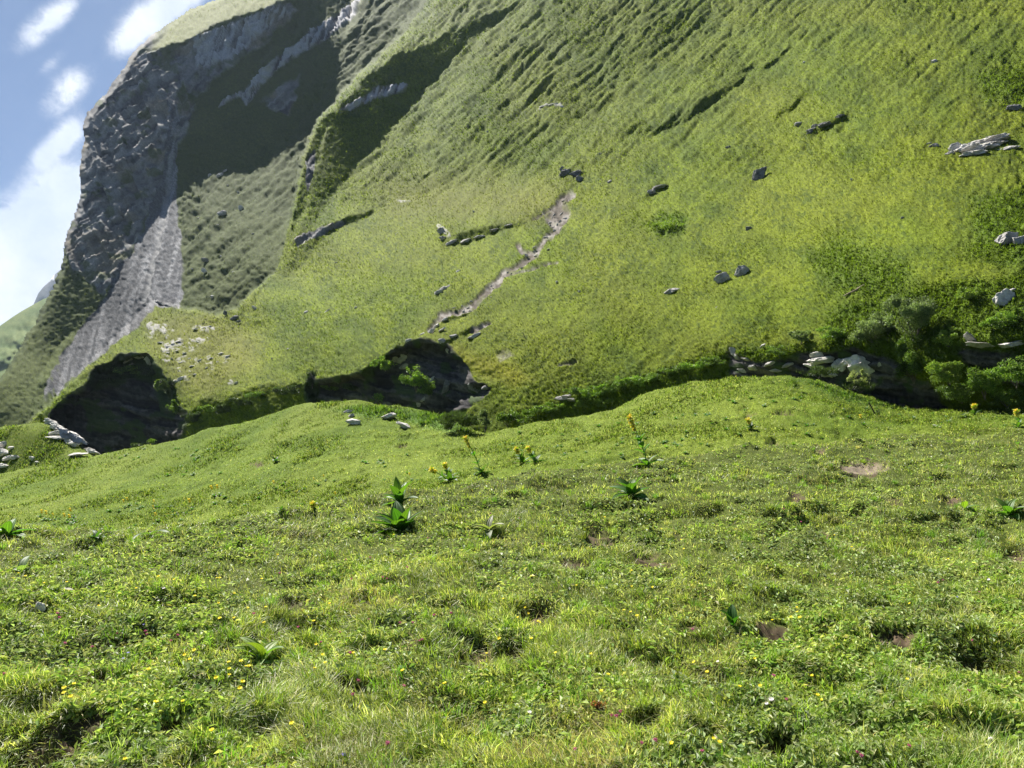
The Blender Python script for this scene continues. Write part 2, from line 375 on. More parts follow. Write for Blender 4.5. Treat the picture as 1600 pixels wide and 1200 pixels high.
d_u = lambda a: np.gradient(a, STEP, axis=1); d_v = lambda a: np.gradient(a, STEP, axis=0)
Gu, Gv = d_u(L0), d_v(L0)
x_ = (U - 800) / FPX; y_ = (600 - V) / FPX
for poly, n, soft, rag in SH:
    UU, VV = ((U, V), (Uw2, Vw2), (Uw, Vw))[rag]
    w = sstep(sdist(poly, UU, VV), -soft, soft)
    # leave the jump between spur and mountain alone
    nr = np.minimum(n[0] * x_ + n[1] * y_ + n[2], -.16)
    tu = -n[0] / FPX / nr; tv = n[1] / FPX / nr
    Gu = Gu * (1 - w) + tu * w; Gv = Gv * (1 - w) + tv * w
jump = (np.abs(mM) < 2.5) & (np.abs(LH - LM) > .12)
Gu = np.where(jump, d_u(L0), Gu); Gv = np.where(jump, d_v(L0), Gv)
def poisson(Gu, Gv, L0, lam):
    ny, nx = L0.shape
    gu = .5 * (Gu[:, 1:] + Gu[:, :-1]) * STEP; gv = .5 * (Gv[1:] + Gv[:-1]) * STEP
    div = np.zeros_like(L0); div[:, :-1] += gu; div[:, 1:] -= gu; div[:-1] += gv; div[1:] -= gv
    rhs = lam * L0 - div
    E = np.concatenate([rhs, rhs[:, ::-1]], 1); E = np.concatenate([E, E[::-1]], 0)
    kx = 2 - 2 * np.cos(2 * pi * np.arange(nx + 1) / (2 * nx)); ky = 2 - 2 * np.cos(2 * pi * np.fft.fftfreq(2 * ny))
    R = np.fft.rfft2(E) / (kx[None] + ky[:, None] + lam)
    return np.fft.irfft2(R, s=E.shape)[:ny, :nx]
L = poisson(Gu, Gv, L0, 1.5e-4)
for c_, k_ in ((CAVE1, .06), (CAVE2, .04)): L = L + k_ * sstep(sdist(c_, Uw, Vw), 0, 18)       # hollow the caves back under the slope
D = np.exp(L)

def frame(Pw):
    du = np.gradient(Pw, axis=1); dv = np.gradient(Pw, axis=0)
    n = np.cross(dv, du); n /= np.linalg.norm(n, axis=-1, keepdims=True) + 1e-12
    s = np.sign((n * Pw).sum(-1, keepdims=True)); return -n * s
P0 = pt(U, V, D); Nn = frame(P0)
# ---- masks of what lies where
def mk(poly, soft=2, rag=2):
    UU, VV = ((U, V), (Uw2, Vw2), (Uw, Vw))[rag]
    return sstep(sdist(poly, UU, VV), -soft, soft)
def line_mask(line, w0, rag=2, soft=1.5):
    UU, VV = ((U, V), (Uw2, Vw2), (Uw, Vw))[rag]
    return 1 - sstep(ldist(line, UU, VV), w0 - soft, w0 + soft)
cliff = mk([(-50,-130),(240,52),(240,75),(262,95),(300,62),(340,45),(380,30),(420,10),(470,15),(430,55),(400,75),(370,100),(335,125),(330,140),(270,145),(285,130),(300,170),(290,215),(270,250),(262,310),(225,352),(200,400),(180,440),(150,450),(110,420),(95,330)], 12, 2)
cliff = np.maximum(cliff, mk([(340,168),(348,158),(385,138),(425,95),(500,40),(560,0),(575,-30),(555,25),(510,60),(470,85),(430,110),(405,140),(385,165),(375,150)], 2, 1))
cliff = np.maximum(cliff, mk([(405,160),(440,130),(470,115),(465,150),(450,178),(425,175)], 9, 2))
cliff = np.maximum(cliff, mk([(530,170),(560,155),(585,140),(600,132),(636,132),(632,142),(600,150),(570,160),(545,172)], 2, 1))
cliff = np.maximum(cliff, .8 * mk([(475,250),(490,235),(495,262),(478,300)], 3, 2))
cliff = np.maximum(cliff, mk([(460,372),(500,356),(540,343),(545,348),(500,368),(465,384)], 2, 1))
cliff = sstep(cliff + .55 * fbm2(U / 18, V / 24, 4, 95) * (cliff > .001) * (cliff < 1.01), .3, .7)
strata = mk([(340,168),(348,158),(385,138),(425,95),(500,40),(560,0),(575,-30),(555,25),(510,60),(470,85),(430,110),(405,140),(385,165),(375,150)], 2, 1)
strata = np.maximum(strata, mk([(300,62),(380,28),(440,5),(450,20),(400,60),(360,95),(310,110)], 3, 1))
strata = np.maximum(strata, mk([(530,170),(560,155),(585,140),(600,132),(636,132),(632,142),(600,150),(570,160),(545,172)], 2, 1))
cliff = np.maximum(cliff, strata)
scree = mk([(262,150),(275,150),(276,230),(278,300),(286,440),(280,485),(245,480),(180,540),(110,600),(50,660),(78,592),(105,545),(150,480),(180,430),(215,370),(245,310),(262,230)], 5, 2)
scree = scree * (1 - .75 * sstep(V, 545, 640) * sstep(fbm2(U / 9, V / 16, 3, 99), -.35, .25))
scree = sstep(scree + .5 * fbm2(U / 12, V / 22, 4, 96) * ((scree > .001) & (scree < .999)), .35, .65)
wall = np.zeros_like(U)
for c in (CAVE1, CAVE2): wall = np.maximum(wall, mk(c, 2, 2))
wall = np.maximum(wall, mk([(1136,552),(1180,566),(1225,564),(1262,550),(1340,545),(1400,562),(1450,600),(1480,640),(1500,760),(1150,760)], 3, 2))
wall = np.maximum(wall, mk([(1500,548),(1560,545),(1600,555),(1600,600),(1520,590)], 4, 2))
greenwall = mk([(130,590),(190,560),(240,560),(280,600),(285,640),(250,640),(240,600),(200,590),(150,610)], 5, 2)
greenwall = np.maximum(greenwall, mk([(470,590),(500,595),(500,660),(470,660)], 4, 2))
dirt = line_mask([(893,305),(872,318),(860,338)], 6); dirt = np.maximum(dirt, line_mask([(835,338),(893,308)], 2.5))
dirt = np.maximum(dirt, mk([(850,335),(878,318),(890,330),(884,350),(872,362),(858,352)], 3, 2))
dirt = np.maximum(dirt, line_mask([(872,360),(850,375),(835,398),(808,412),(785,432),(768,452),(742,470),(712,488)], 5, 2))
dirt = np.maximum(dirt, line_mask([(835,398),(812,390),(808,380)], 4, 2)); dirt = np.maximum(dirt, line_mask([(808,412),(785,425),(760,462),(735,478),(690,496)], 4.5, 2))
dirt = np.maximum(dirt, line_mask([(700,492),(685,505),(675,518)], 4, 2)); dirt = np.maximum(dirt, line_mask([(735,515),(758,506)], 4, 2))
dirt = np.maximum(dirt, .7 * line_mask([(870,408),(835,418),(800,428)], 2, 1)); dirt = np.maximum(dirt, .8 * line_mask([(870,572),(900,567)], 2.5, 2))
dirt = np.maximum(dirt, .8 * line_mask([(1142,545),(1150,560),(1175,565)], 3, 1))
dirt = np.maximum(dirt, .5 * mk([(770,552),(790,545),(800,555),(780,568)], 3, 2))
karst = mk([(232,520),(238,505),(255,500),(262,515),(300,508),(335,508),(332,516),(290,522),(320,532),(290,560),(350,545),(380,552),(330,580),(280,598),(262,590),(245,560),(238,540)], 6, 2)
kn = fbm2(U / 9, V / 4, 3, 77)
white = karst * sstep(kn, .34, .52) * .8
white0 = white; white = 0 * U
for ln, w0 in (([(234,508),(238,520)], 3.5), ([(250,516),(256,521)], 4), ([(298,516),(330,511)], 2.5), ([(258,545),(282,532)], 4.5), ([(300,534),(320,531)], 2.5), ([(274,596),(292,588)], 2.5), ([(240,512),(262,512)], 1.5), ([(362,600),(368,596)], 2.5),
               ([(840,168),(862,163),(880,166)], 2.0), ([(685,352),(692,360),(700,368)], 3), ([(622,312),(640,310)], 1.5)):
    white = np.maximum(white, line_mask(ln, w0 * 1.1, 2, 1.2) * sstep(vn2(U / 3.5, V / 2.2, 97), -.5, .1))
white = np.maximum(white, white0)
dry = mk([(225,495),(330,490),(400,530),(400,570),(330,620),(285,615),(262,575),(240,545)], 25, 2)
dry = np.maximum(dry, .9 * mk([(590,270),(760,265),(880,290),(870,340),(700,350),(600,330)], 35, 2))
dull = mk([(280,292),(330,268),(376,274),(420,260),(455,214),(500,156),(548,60),(565,15),(600,-130),(640,-130),(600,20),(540,110),(490,180),(460,300),(430,420),(395,455),(340,490),(287,478)], 8, 1)
lush = np.clip(mk([(1010,350),(1030,330),(1075,335),(1070,365),(1030,370)], 8, 2) + mk([(1260,400),(1300,370),(1420,420),(1420,470),(1320,460)], 25, 2) + mk([(1520,310),(1712,280),(1712,420),(1520,400)], 20, 2) + mk([(1520,120),(1712,90),(1712,170),(1540,160)], 15, 2), 0, 1)
lush = np.maximum(lush, mk([(1290,500),(1330,470),(1420,450),(1600,430),(1712,430),(1712,620),(1290,560)], 14, 2))
lush = np.maximum(lush, .8 * mk([(820,662),(930,604),(1100,556),(1200,540),(1290,545),(1290,600),(800,720)], 8, 2))
yel = mk([(725,545),(760,560),(800,570),(830,590),(800,600),(740,580),(705,560),(700,540)], 14, 2)

SKYL = [(-200,660),(-60,650),(-12,612),(0,590),(20,563),(40,525),(53,507),(77,460),(95,420),(100,378),(103,372),(120,328),(128,287),(124,266),(131,225),(130,200),(137,175),(152,160),(166,144),(187,116),(200,95),(212,78),(228,62),(240,53),(258,38),(275,28),(295,14),(312,6),(337,-2),(400,-40),(520,-200),(2200,-200),(2200,1000),(-200,1000)]
# ---- relief in steps of a few pixels, tied to the surface itself
A = D / FPX                                         # metres per photograph pixel at each point
th = RAD(42)
ca, sa = cos(th), sin(th)
s_al = U * ca - V * sa; s_ac = U * sa + V * ca
ca0, sa0 = cos(RAD(36)), sin(RAD(36)); sx = U * ca0 - V * sa0; sy = U * sa0 + V * ca0
furrow = lambda a_, b_, sd: -np.maximum(1 - 2.6 * np.abs(vn2(s_al / a_ + nzC * .3, s_ac / b_ + nzA * .9, sd)), 0) ** 1.3
streak = .9 * furrow(40, 5.5, 3) + .6 * furrow(26, 3.6, 4) + .9 * vn2(s_al / 60, s_ac / 7 + nzA * .8, 6) + .35
smask = sstep(mk([(600,330),(700,290),(900,280),(1050,200),(1300,60),(1500,-130),(560,-130),(540,120),(500,260)], 50, 0), 0, 1)
smask = np.clip(smask + .45 * mk([(1050,300),(1300,250),(1600,120),(1600,-130),(1300,-100),(1000,250)], 60, 0), 0, 1)
dkm = np.zeros_like(U)
for poly, n, soft, rag in SH:
    if n is n_dark or n is n_dark2: dkm = np.maximum(dkm, sstep(sdist(poly, U, V), -3, 6))
tuft = vn2(U / 4.2, V / 3.4, 31); tuft2 = vn2(U / 9, V / 7.5, 32); big = fbm2(U / 60, V / 45, 3, 33)
und = fbm2(sx / 60, sy / 26, 3, 35)
grassy = (1 - cliff) * (1 - wall)
patch = sstep(fbm2(U / 70, V / 50, 3, 61), -.25, .45)
disp = grassy * (tuft * (.8 + .5 * patch + .8 * lush) + tuft2 * (.45 + .7 * patch + 1.6 * lush) + (und * 2.2 + big * 2.0) * (1 - .7 * dkm) + streak * (smask * (2.3 + 1.3 * big) + .55) * (1 - .8 * dkm))
disp = np.where(dull > .3, disp + .9 * tuft2 * dull + streak * 1.6 * dull, disp)
disp *= (1 - .75 * scree)
# rough faces of rock: blocky ridges, upright ribs in the strata bands
ac45, as45 = cos(RAD(52)), sin(RAD(52)); rx = U * ac45 - V * as45; ry = U * as45 + V * ac45
rib = ridged2(ry / 40, rx / 60, 3, 41); rock = ridged2(U / 26, V / 22, 5, 43, .6); rock2 = ridged2(U / 8, V / 7, 3, 44)
cx_ = U * .45 + V * .9; cy_ = U * .9 - V * .45
fx1, fi1 = facets(cx_ / 62 + nzA * .5, cy_ / 15 + nzB * .4, 401); fx2, fi2 = facets((U * .82 - V * .57) / 36 + nzA * .3 + nzC * .1, (U * .57 + V * .82) / 7 + nzB * .5, 411); fx3, fi3 = facets(cx_ / 15 + nzC * .2, cy_ / 4.5 + nzD * .2, 421)
disp += cliff * (fx1 * 4.6 + fx2 * 3.2 + fx3 * 1.1 + rock * 2.5) * (.35 + .65 * sstep(sdist(SKYL, U, V), 2, 26))
ribs = 1 - 2 * np.abs(vn2((U * .6 - V * 1.0 + nzC * 3) / 80, (U * .85 + V * .35) / 4.2, 46))
disp += strata * (ribs * 3.2 + fx3 * 2)
wf1, wi1 = facets((U + V * .4) / 80 + nzA * .6, (V - U * .22) / 13 + nzB * .7, 431); wf2, wi2 = facets((U + V * .4) / 34 + nzC * .2, (V - U * .22) / 5 + nzD * .3 + nzB * .6, 441)
disp += wall * (1 - .5 * greenwall) * (wf1 * 4 + wf2 * 1.8 + fbm2(U / 40, V / 30, 3, 90) * 6) + wall * greenwall * tuft2 * 3
chan = 1 - sstep(ldist([(268,240),(262,300),(252,350),(240,400),(232,450),(225,470)], U + nzC * 3, V), 2, 6)
disp += scree * (-chan * 2.2 + vn2((U * 1 + (V - 300) * .18) / 6, V / 60, 48) * 1.5 + vn2(U / 3, V / 3.5, 49) * .9 + np.maximum(vn2(U / 5, V / 4.5, 50) - .5, 0) * 2.5)
disp += dirt * (-4.6 + rock2 * 1.5 + vn2(U / 3.5, V / 3, 91) * .8) + white * 1.2
foot = A * 1.0
P1 = P0 + Nn * (disp * foot)[..., None]

# ---- colour of the ground cover (reflectance; cave rock also carries painted-in shade)
def C3(c): return np.array(c)[None, None]
t1 = sstep(fbm2(U / 30, V / 22, 4, 51), -.5, .5)[..., None]; t2 = sstep(fbm2(U / 120, V / 80, 3, 52), -.5, .5)[..., None]
tt = (.5 + .5 * vn2(U / 3.1, V / 2.6, 53))[..., None]
alb = C3((.119, .158, .013)) * (1 - t1) + C3((.074, .108, .011)) * t1
alb = alb * (1 - .4 * t2) + C3((.150, .165, .018)) * .4 * t2
mix = lambda a, m, c: a * (1 - m[..., None]) + C3(c) * m[..., None]
spk = rng0.uniform(.62, 1.3, U.shape)[..., None]; alb = alb * spk
herb = sstep(vn2(U / 3.4, V / 2.6, 160) + .8 * fbm2(U / 34, V / 22, 3, 161), .45, .75) * .55
alb = mix(alb, herb, (.040, .066, .014))
alb = mix(alb, dry * .5, (.17, .165, .045)); alb = mix(alb, np.clip(lush * .65, 0, 1), (.085, .135, .022)); alb = mix(alb, yel * .6, (.23, .22, .03))
alb = mix(alb, dull * .5, (.075, .095, .032)); alb = mix(alb, smask * .25 * (1 - dull), (.09, .12, .025))
alb = mix(alb, (1 - sstep(mk([(-90,760),(-90,-130),(270,-130),(600,-130),(560,60),(440,280),(290,480),(60,650)], 6, 0), 0, 1)) * 0, (.1, .1, .1))
MG = wM * grassy; alb = mix(alb, MG * .75, (.052, .068, .022))
bedn = vn2((U * .8 - V * .6) / 90 + nzA, (U * .55 + V * .85) / 5.5 + nzC * .8 + nzA * 3, 92)
cap = mk([(235,80),(275,28),(340,-10),(480,-80),(470,-8),(400,15),(330,40),(300,62)], 5, 2); alb = mix(alb, cap * .85, (.14, .16, .03))
rk = np.clip(np.where(wall > .3, .42 + .4 * wi1 + .4 * wi2 + .25 * rock2, .40 + .35 * fi1 + .4 * fi2 + .4 * bedn + .15 * rock2), 0, 1)[..., None]
rockc = C3((.055, .058, .064)) * (1 - rk) + C3((.33, .325, .31)) * rk
tanp = sstep(fbm2(U / 40, V / 34, 3, 57), .1, .5)[..., None] * .55
rockc = rockc * (1 - tanp) + C3((.24, .20, .13)) * tanp
spk0 = rng0.uniform(0, 1, U.shape)[..., None]
alb = alb * (1 - cliff[..., None]) + rockc * cliff[..., None]
gr_on = cliff * sstep(fbm2(U / 22, V / 16, 4, 58), .22, .42) * (1 - strata)
alb = mix(alb, gr_on * .7, (.075, .10, .03))
alb = mix(alb, strata * .8 * sstep(ribs + .4 * vn2(U / 9, V / 9, 170), -.3, .6), (.50, .50, .51))
srun = sstep(vn2((U + (V - 300) * .22 + nzC * 2) / 5, V / 60, 93), -.3, .5)[..., None]
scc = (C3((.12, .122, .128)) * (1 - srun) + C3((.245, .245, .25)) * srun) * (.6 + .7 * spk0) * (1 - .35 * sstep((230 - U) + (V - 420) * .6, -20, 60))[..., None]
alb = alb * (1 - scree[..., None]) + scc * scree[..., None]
alb = mix(alb, scree * chan * .6, (.33, .325, .315))
wallc = C3((.014, .014, .017)) * (1 - rk ** 2) + C3((.19, .178, .17)) * rk ** 2  # rock darkened inside the caves: recess shade put into the colour
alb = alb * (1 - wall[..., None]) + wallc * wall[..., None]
alb = mix(alb, wall * np.maximum(greenwall * .8, sstep(fbm2(U / 24, V / 18, 3, 59), .15, .35) * .7), (.045, .075, .018))
dn = sstep(nzC + .4 * tuft, -.2, .5)
dirtc = C3((.11, .095, .078)) * (1 - dn[..., None]) + C3((.25, .232, .208)) * dn[..., None]
dm = np.clip(dirt * (1.15 - .5 * sstep(tuft2, .2, .7)), 0, 1)
alb = alb * (1 - dm[..., None]) + dirtc * dm[..., None]
alb = mix(alb, white * .85, (.38, .37, .35))

# ---- outline against the sky
sil = sdist(SKYL, U + nzC * 1.8 + vn2(U / 5, V / 5, 71) * 1.2, V + nzD * 1.8)
# round the crest away from us so that it has a back
back = sstep(sil, 7, -1.0)
P1 = P1 * (1 + (np.clip(-sil, -7, 30) + 7)[..., None] * .010 * (wM[..., None] > .5))
keep = sil > -1.0
Vtx = P1.reshape(-1, 3); ii = np.arange(NY * NX).reshape(NY, NX)
q4 = np.stack([ii[:-1, :-1], ii[1:, :-1], ii[1:, 1:], ii[:-1, 1:]], -1)
fk = keep[:-1, :-1] & keep[1:, :-1] & keep[1:, 1:] & keep[:-1, 1:]
fM = (mM[:-1, :-1] > 2.0)
cell = (A * 2.2).ravel()
def cut(name, sel):
    f = q4[sel]; used, inv = np.unique(f.ravel(), return_inverse=True)
    return mesh_obj(name, Vtx[used], inv.reshape(-1, 4), M_TER, {'albedo': alb.reshape(-1, 3)[used], 'cell': cell[used]})
tag(cut('hillside', fk & ~fM), kind='structure'); tag(cut('mountain', fk & fM), kind='structure')

Dfin = np.exp(np.log(np.maximum((P1 @ Fv), 1)))
def far(u, v):
    """point, metres per photo pixel and surface normal of the far terrain at a photograph pixel"""
    i = int(round((v - vg[0]) / STEP)); j = int(round((u - ug[0]) / STEP))
    i = min(max(i, 1), NY - 2); j = min(max(j, 1), NX - 2)
    return pt(np.array(u), np.array(v), np.array(Dfin[i, j])), Dfin[i, j] / FPX, Nn[i, j]
# ------------------------------------------------------------------ the meadow we stand on, down to the brink of the gorge
KU = [-900,-200,0,150,300,500,650,760,900,1000,1180,1300,1450,1600,1800,2200]
KVC = [852,846,838,832,822,790,768,755,732,722,702,694,680,668,655,640]
KDS = [40,40,40,42,40,38,34,30,30,30,30,31,32,34,36,38]
K2 = [(-900,760),(-200,748),(0,738),(80,724),(150,710),(200,699),(280,684),(330,666),(400,650),(480,629),(560,625),(650,632),(700,645),(740,669),(760,676),(800,668),(870,654),(900,650),(960,635),(1010,607),(1080,591),(1150,582),(1230,583),(1290,597),(1340,614),(1400,631),(1450,636),(1600,631),(1800,626),(2200,620)]
KD2 = [(-600,88),(0,86),(150,80),(280,80),(400,78),(560,74),(650,71),(760,58),(900,56),(1000,55),(1180,50),(1300,49),(1450,50),(1600,50),(2200,52)]
K3 = [(-600,640),(-60,652),(0,656),(60,650),(80,652),(100,668),(125,692),(150,708),(175,740),(300,740),(500,690),(700,700),(900,700),(1100,640),(1300,660),(1600,690),(2200,690)]
MS = 2.8; mu = np.arange(-720, 2400, MS); lnd = np.linspace(math.log(.75), math.log(230), 800)
vc = np.interp(mu, KU, KVC); ds = np.interp(mu, KU, KDS); v2 = np.interp(mu, *zip(*K2)); d2 = np.interp(mu, *zip(*KD2)); v3 = np.interp(mu, *zip(*K3))
dc = 1862 / (vc - 600)
dd = np.exp(lnd)
MV = np.zeros((len(dd), len(mu)))
for j in range(len(mu)):
    near_d = np.exp(np.linspace(math.log(1.0), math.log(dc[j]), 30)); near_v = 600 + 1862 / near_d
    hid = math.sqrt(dc[j] * ds[j])
    xs = list(np.log(near_d)) + [math.log(hid), math.log(ds[j]), math.log(d2[j] * .8), math.log(d2[j]), math.log(d2[j] * 1.08), math.log(d2[j] * 1.2), math.log(d2[j] * 1.36), math.log(d2[j] * 1.7), math.log(300)]
    vm = vc[j] + (v2[j] - vc[j]) * .62
    ys = list(near_v) + [vc[j] + 9, vc[j] - 1, vm, v2[j], v2[j] + 15, v3[j] + 3, v3[j] + 60, v3[j] + 130, v3[j] + 150]
    MV[:, j] = np.interp(lnd, xs, ys)
def gsm(a, s, ax):
    r = int(3 * s); k = np.exp(-.5 * (np.arange(-r, r + 1) / s) ** 2); k /= k.sum()
    p = [(0, 0), (0, 0)]; p[ax] = (r, r); b = np.pad(a, p, mode='edge'); o = 0
    for i, w_ in enumerate(k): o = o + w_ * (b[i:i + a.shape[0]] if ax == 0 else b[:, i:i + a.shape[1]])
    return o
DDm = dd[:, None] * np.ones_like(mu)[None]
H = (600 - MV) / FPX * DDm
H = gsm(gsm(H, 2.5, 0), 3, 1)
TX = (mu - 800) / FPX; X2 = DDm * TX[None]; Y2 = DDm
fade = lambda wl: sstep(wl / (DDm / FPX * 5), .6, 2.0)
hw = fbm2(X2 / .9, Y2 / .9, 2, 131); rough = sstep(fbm2(X2 / 2.6, Y2 / 2.2, 2, 132), -.35, .35)
hum =   .13 * fbm2(X2 / 1.5, Y2 / 1.5, 2, 101) * fade(1.5) + .14 * rough * fbm2(X2 / .6 + hw, Y2 / .5, 2, 102) * fade(.55) + .045 * vn2(X2 / .19, Y2 / .2, 103) * fade(.2)
hum -= .13 * sstep(ridged2(X2 / 1.3 + hw * .5, Y2 / .8, 2, 134), .4, .85) * rough * fade(.9)
hum += .35 * fbm2(X2 / 9, Y2 / 11, 3, 104) * sstep(DDm, 20, 45) + .12 * fbm2(X2 / 3, Y2 / 5, 3, 105) * sstep(DDm, 20, 40)
hum += DDm / FPX * (.9 * vn2(X2 / DDm * FPX / 5, Y2 * 3.2, 106) + 1.0 * vn2(X2 / DDm * FPX / 11, Y2 * 1.1, 107)) * sstep(DDm, 22, 32)
# trodden pits with bare earth: (photo u, v, half width px, half height px, depth m)
PITS = [(1350, 728, 34, 12, .10), (1285, 700, 15, 6, .10), (1245, 778, 14, 6, .06), (1395, 785, 20, 7, .08), (1282, 818, 12, 14, .10), (1485, 783, 18, 6, .07), (1590, 858, 26, 14, .12), 
        (940, 825, 30, 14, .11), (1020, 862, 36, 16, .12), (1065, 825, 18, 7, .05), (150, 955, 38, 9, .12), (455, 945, 42, 14, .10), (700, 945, 30, 10, .08), (620, 905, 24, 9, .08),
        (770, 1020, 55, 26, .14), (550, 960, 30, 12, .08), (160, 1050, 34, 10, .09), (70, 1165, 60, 26, .07), (135, 1145, 35, 14, .10), (275, 1155, 26, 16, .14), (340, 1165, 22, 10, .08), (1010, 1135, 26, 12, .12), (1100, 1150, 34, 12, .09),
        (1180, 1050, 22, 10, .08), (900, 880, 30, 9, .06), (1290, 990, 22, 8, .07), (1405, 985, 38, 9, .08), (1515, 1002, 30, 10, .11), (1400, 1095, 18, 14, .08), (1200, 980, 30, 10, .07), (1085, 970, 22, 9, .08), (560, 1100, 40, 14, .10), (420, 1150, 26, 10, .05),
        (1215, 1170, 30, 22, .12), (700, 1130, 30, 10, .08), (955, 1055, 30, 10, .09), (30, 1180, 30, 20, .1), (630, 1010, 24, 8, .06), (840, 960, 26, 10, .08), (60, 830, 16, 5, .05), (1210, 690, 10, 3, .2), (1170, 642, 12, 4, .25), (1225, 640, 18, 4, .3), (627, 694, 10, 4, .4), (400, 728, 12, 3, .1)]
soil = np.zeros_like(H)
pn = fbm2(X2 / .34, Y2 / .3, 3, 110) * 1.8
for k, (pu, pv, a_, b_, dp) in enumerate(PITS):
    vv = 600 - FPX * H / DDm
    q = ((mu[None] - pu) / a_) ** 2 + ((vv - pv) / b_) ** 2
    q = q + .9 * pn
    w = sstep(q, 1.5, .3) * (DDm < 60) * (vv > 600); hum -= dp * w * .8; soil = np.maximum(soil, w)
hum += soil * (.03 * vn2(X2 / .09, Y2 / .08, 150) + .02 * vn2(X2 / .04, Y2 / .04, 151)) * (DDm < 14)
H2 = H + hum
Pm = X2[..., None] * Rv + H2[..., None] * Uv + Y2[..., None] * Fv
Vp = 600 - FPX * H2 / DDm                                   # where each point lands in the photograph
Nm = frame(Pm)
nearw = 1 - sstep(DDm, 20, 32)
# colour
m1 = sstep(fbm2(X2 / 2.1, Y2 / 2.6, 4, 120), -.4, .4); m2 = sstep(fbm2(X2 / 9, Y2 / 14, 3, 121), -.4, .4)
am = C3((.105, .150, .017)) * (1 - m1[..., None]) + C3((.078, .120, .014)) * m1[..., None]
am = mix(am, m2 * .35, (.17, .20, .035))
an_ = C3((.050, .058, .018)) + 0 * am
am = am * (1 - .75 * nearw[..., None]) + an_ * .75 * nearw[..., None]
ssel = np.where(vn2(X2 / .3, Y2 / .3, 122) > 0, 1., 0.)
am = mix(am, soil * .9 * sstep(vn2(X2 / .09, Y2 / .09, 123) + .9 * soil, .1, .8), (.10, .07, .05))
pl = np.exp(-((mu[None] - 1352) / 40) ** 2 - ((Vp - 732) / 11) ** 2)
am = mix(am, sstep(pl + .35 * fbm2(X2 / .5, Y2 / .9, 3, 140), .3, .6) * (DDm < 40), (.19, .155, .115))
lushm = sstep(sdist([(640,640),(560,632),(520,640),(580,655),(610,650),(660,668),(720,680),(740,676),(700,648)], mu[None] + 0 * Vp, Vp), -4, 6) * (DDm > 40)
lushm = np.maximum(lushm, sstep(sdist([(1215,585),(1250,595),(1300,620),(1340,632),(1420,640),(1400,633),(1330,612),(1280,594)], mu[None] + 0 * Vp, Vp), -3, 6) * (DDm > 30) * .9)
am = mix(am, lushm * .7, (.07, .135, .028))
am = am * (1 - 0.0)
cellm = np.maximum(DDm / FPX * 2.2, .01)
im = np.arange(H.size).reshape(H.shape)
qm = np.stack([im[:-1, :-1], im[:-1, 1:], im[1:, 1:], im[1:, :-1]], -1).reshape(-1, 4)
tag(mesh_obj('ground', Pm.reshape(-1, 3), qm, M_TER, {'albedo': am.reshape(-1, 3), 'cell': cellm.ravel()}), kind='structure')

runmin = np.minimum.accumulate(Vp, 0)
visible = Vp <= runmin + 1.5
def med(u, v):
    """first hit of the meadow by the sight line through photograph pixel (u, v): point and depth"""
    j = int(np.clip(round((u - mu[0]) / MS), 0, len(mu) - 1)); c = Vp[:, j]
    i = int(np.argmax(c <= v)); i = max(i, 1)
    t = np.clip((c[i - 1] - v) / max(c[i - 1] - c[i], 1e-6), 0, 1)
    d = dd[i - 1] * (1 - t) + dd[i] * t
    h = H2[i - 1, j] * (1 - t) + H2[i, j] * t
    return d * (u - 800) / FPX * Rv + h * Uv + d * Fv, d
def ground_at(fi, fj):
    """bilinear meadow lookup at fractional grid rows / columns -> points, normals, depth"""
    i0 = np.clip(fi.astype(int), 0, len(dd) - 2); j0 = np.clip(fj.astype(int), 0, len(mu) - 2); ti = (fi - i0)[:, None]; tj = (fj - j0)[:, None]
    B = lambda A_: (A_[i0, j0] * (1 - ti) * (1 - tj) + A_[i0 + 1, j0] * ti * (1 - tj) + A_[i0, j0 + 1] * (1 - ti) * tj + A_[i0 + 1, j0 + 1] * ti * tj)
    return B(Pm), B(Nm), B(DDm[..., None])[:, 0], B(soil[..., None])[:, 0], B(lushm[..., None])[:, 0]

rg = np.random.default_rng(7)
def blades(name, P, up, hgt, wid, lean, col, segs=2, mat=None, yaw=None, tipfade=1.0):
    """P (n,3) roots; one tapering, bending strip per blade"""
    n = len(P)
    yaw = rg.uniform(0, 2 * pi, n) if yaw is None else yaw
    t0 = np.cross(up, np.tile([0.13, .97, .2], (n, 1))); t0 /= np.linalg.norm(t0, axis=1, keepdims=True); t1_ = np.cross(up, t0)
    dirv = t0 * np.cos(yaw)[:, None] + t1_ * np.sin(yaw)[:, None]; side = np.cross(up, dirv)
    tw = rg.uniform(-.8, .8, n)[:, None]; side = side * np.cos(tw) + dirv * np.sin(tw)
    rows = []
    for k in range(segs + 1):
        t = k / segs
        a = lean * (.35 + .95 * t)
        off = (up * (np.cos(a * .8) * t)[:, None] + dirv * (np.sin(a) * t)[:, None]) * hgt[:, None]
        w = wid * (1 - t ** 1.6) if k else wid * .8
        c = P + off
        if k < segs: rows += [c - side * (w / 2)[:, None], c + side * (w / 2)[:, None]]
        else: rows += [c]
    nv = 2 * segs + 1
    VV = np.stack(rows, 1).reshape(-1, 3); base = (np.arange(n) * nv)[:, None]
    fs = []
    for k in range(segs - 1): fs += [[2 * k, 2 * k + 1, 2 * k + 3], [2 * k, 2 * k + 3, 2 * k + 2]]
    fs += [[2 * segs - 2, 2 * segs - 1, 2 * segs]]
    F = (base[:, None, :] + np.array(fs)[None]).reshape(-1, 3)
    cc = np.repeat(col, nv, 0).reshape(n, nv, 3)
    return mesh_obj(name, VV, F, mat or M_BLADE, {'col': cc.reshape(-1, 3)}, smooth=False)
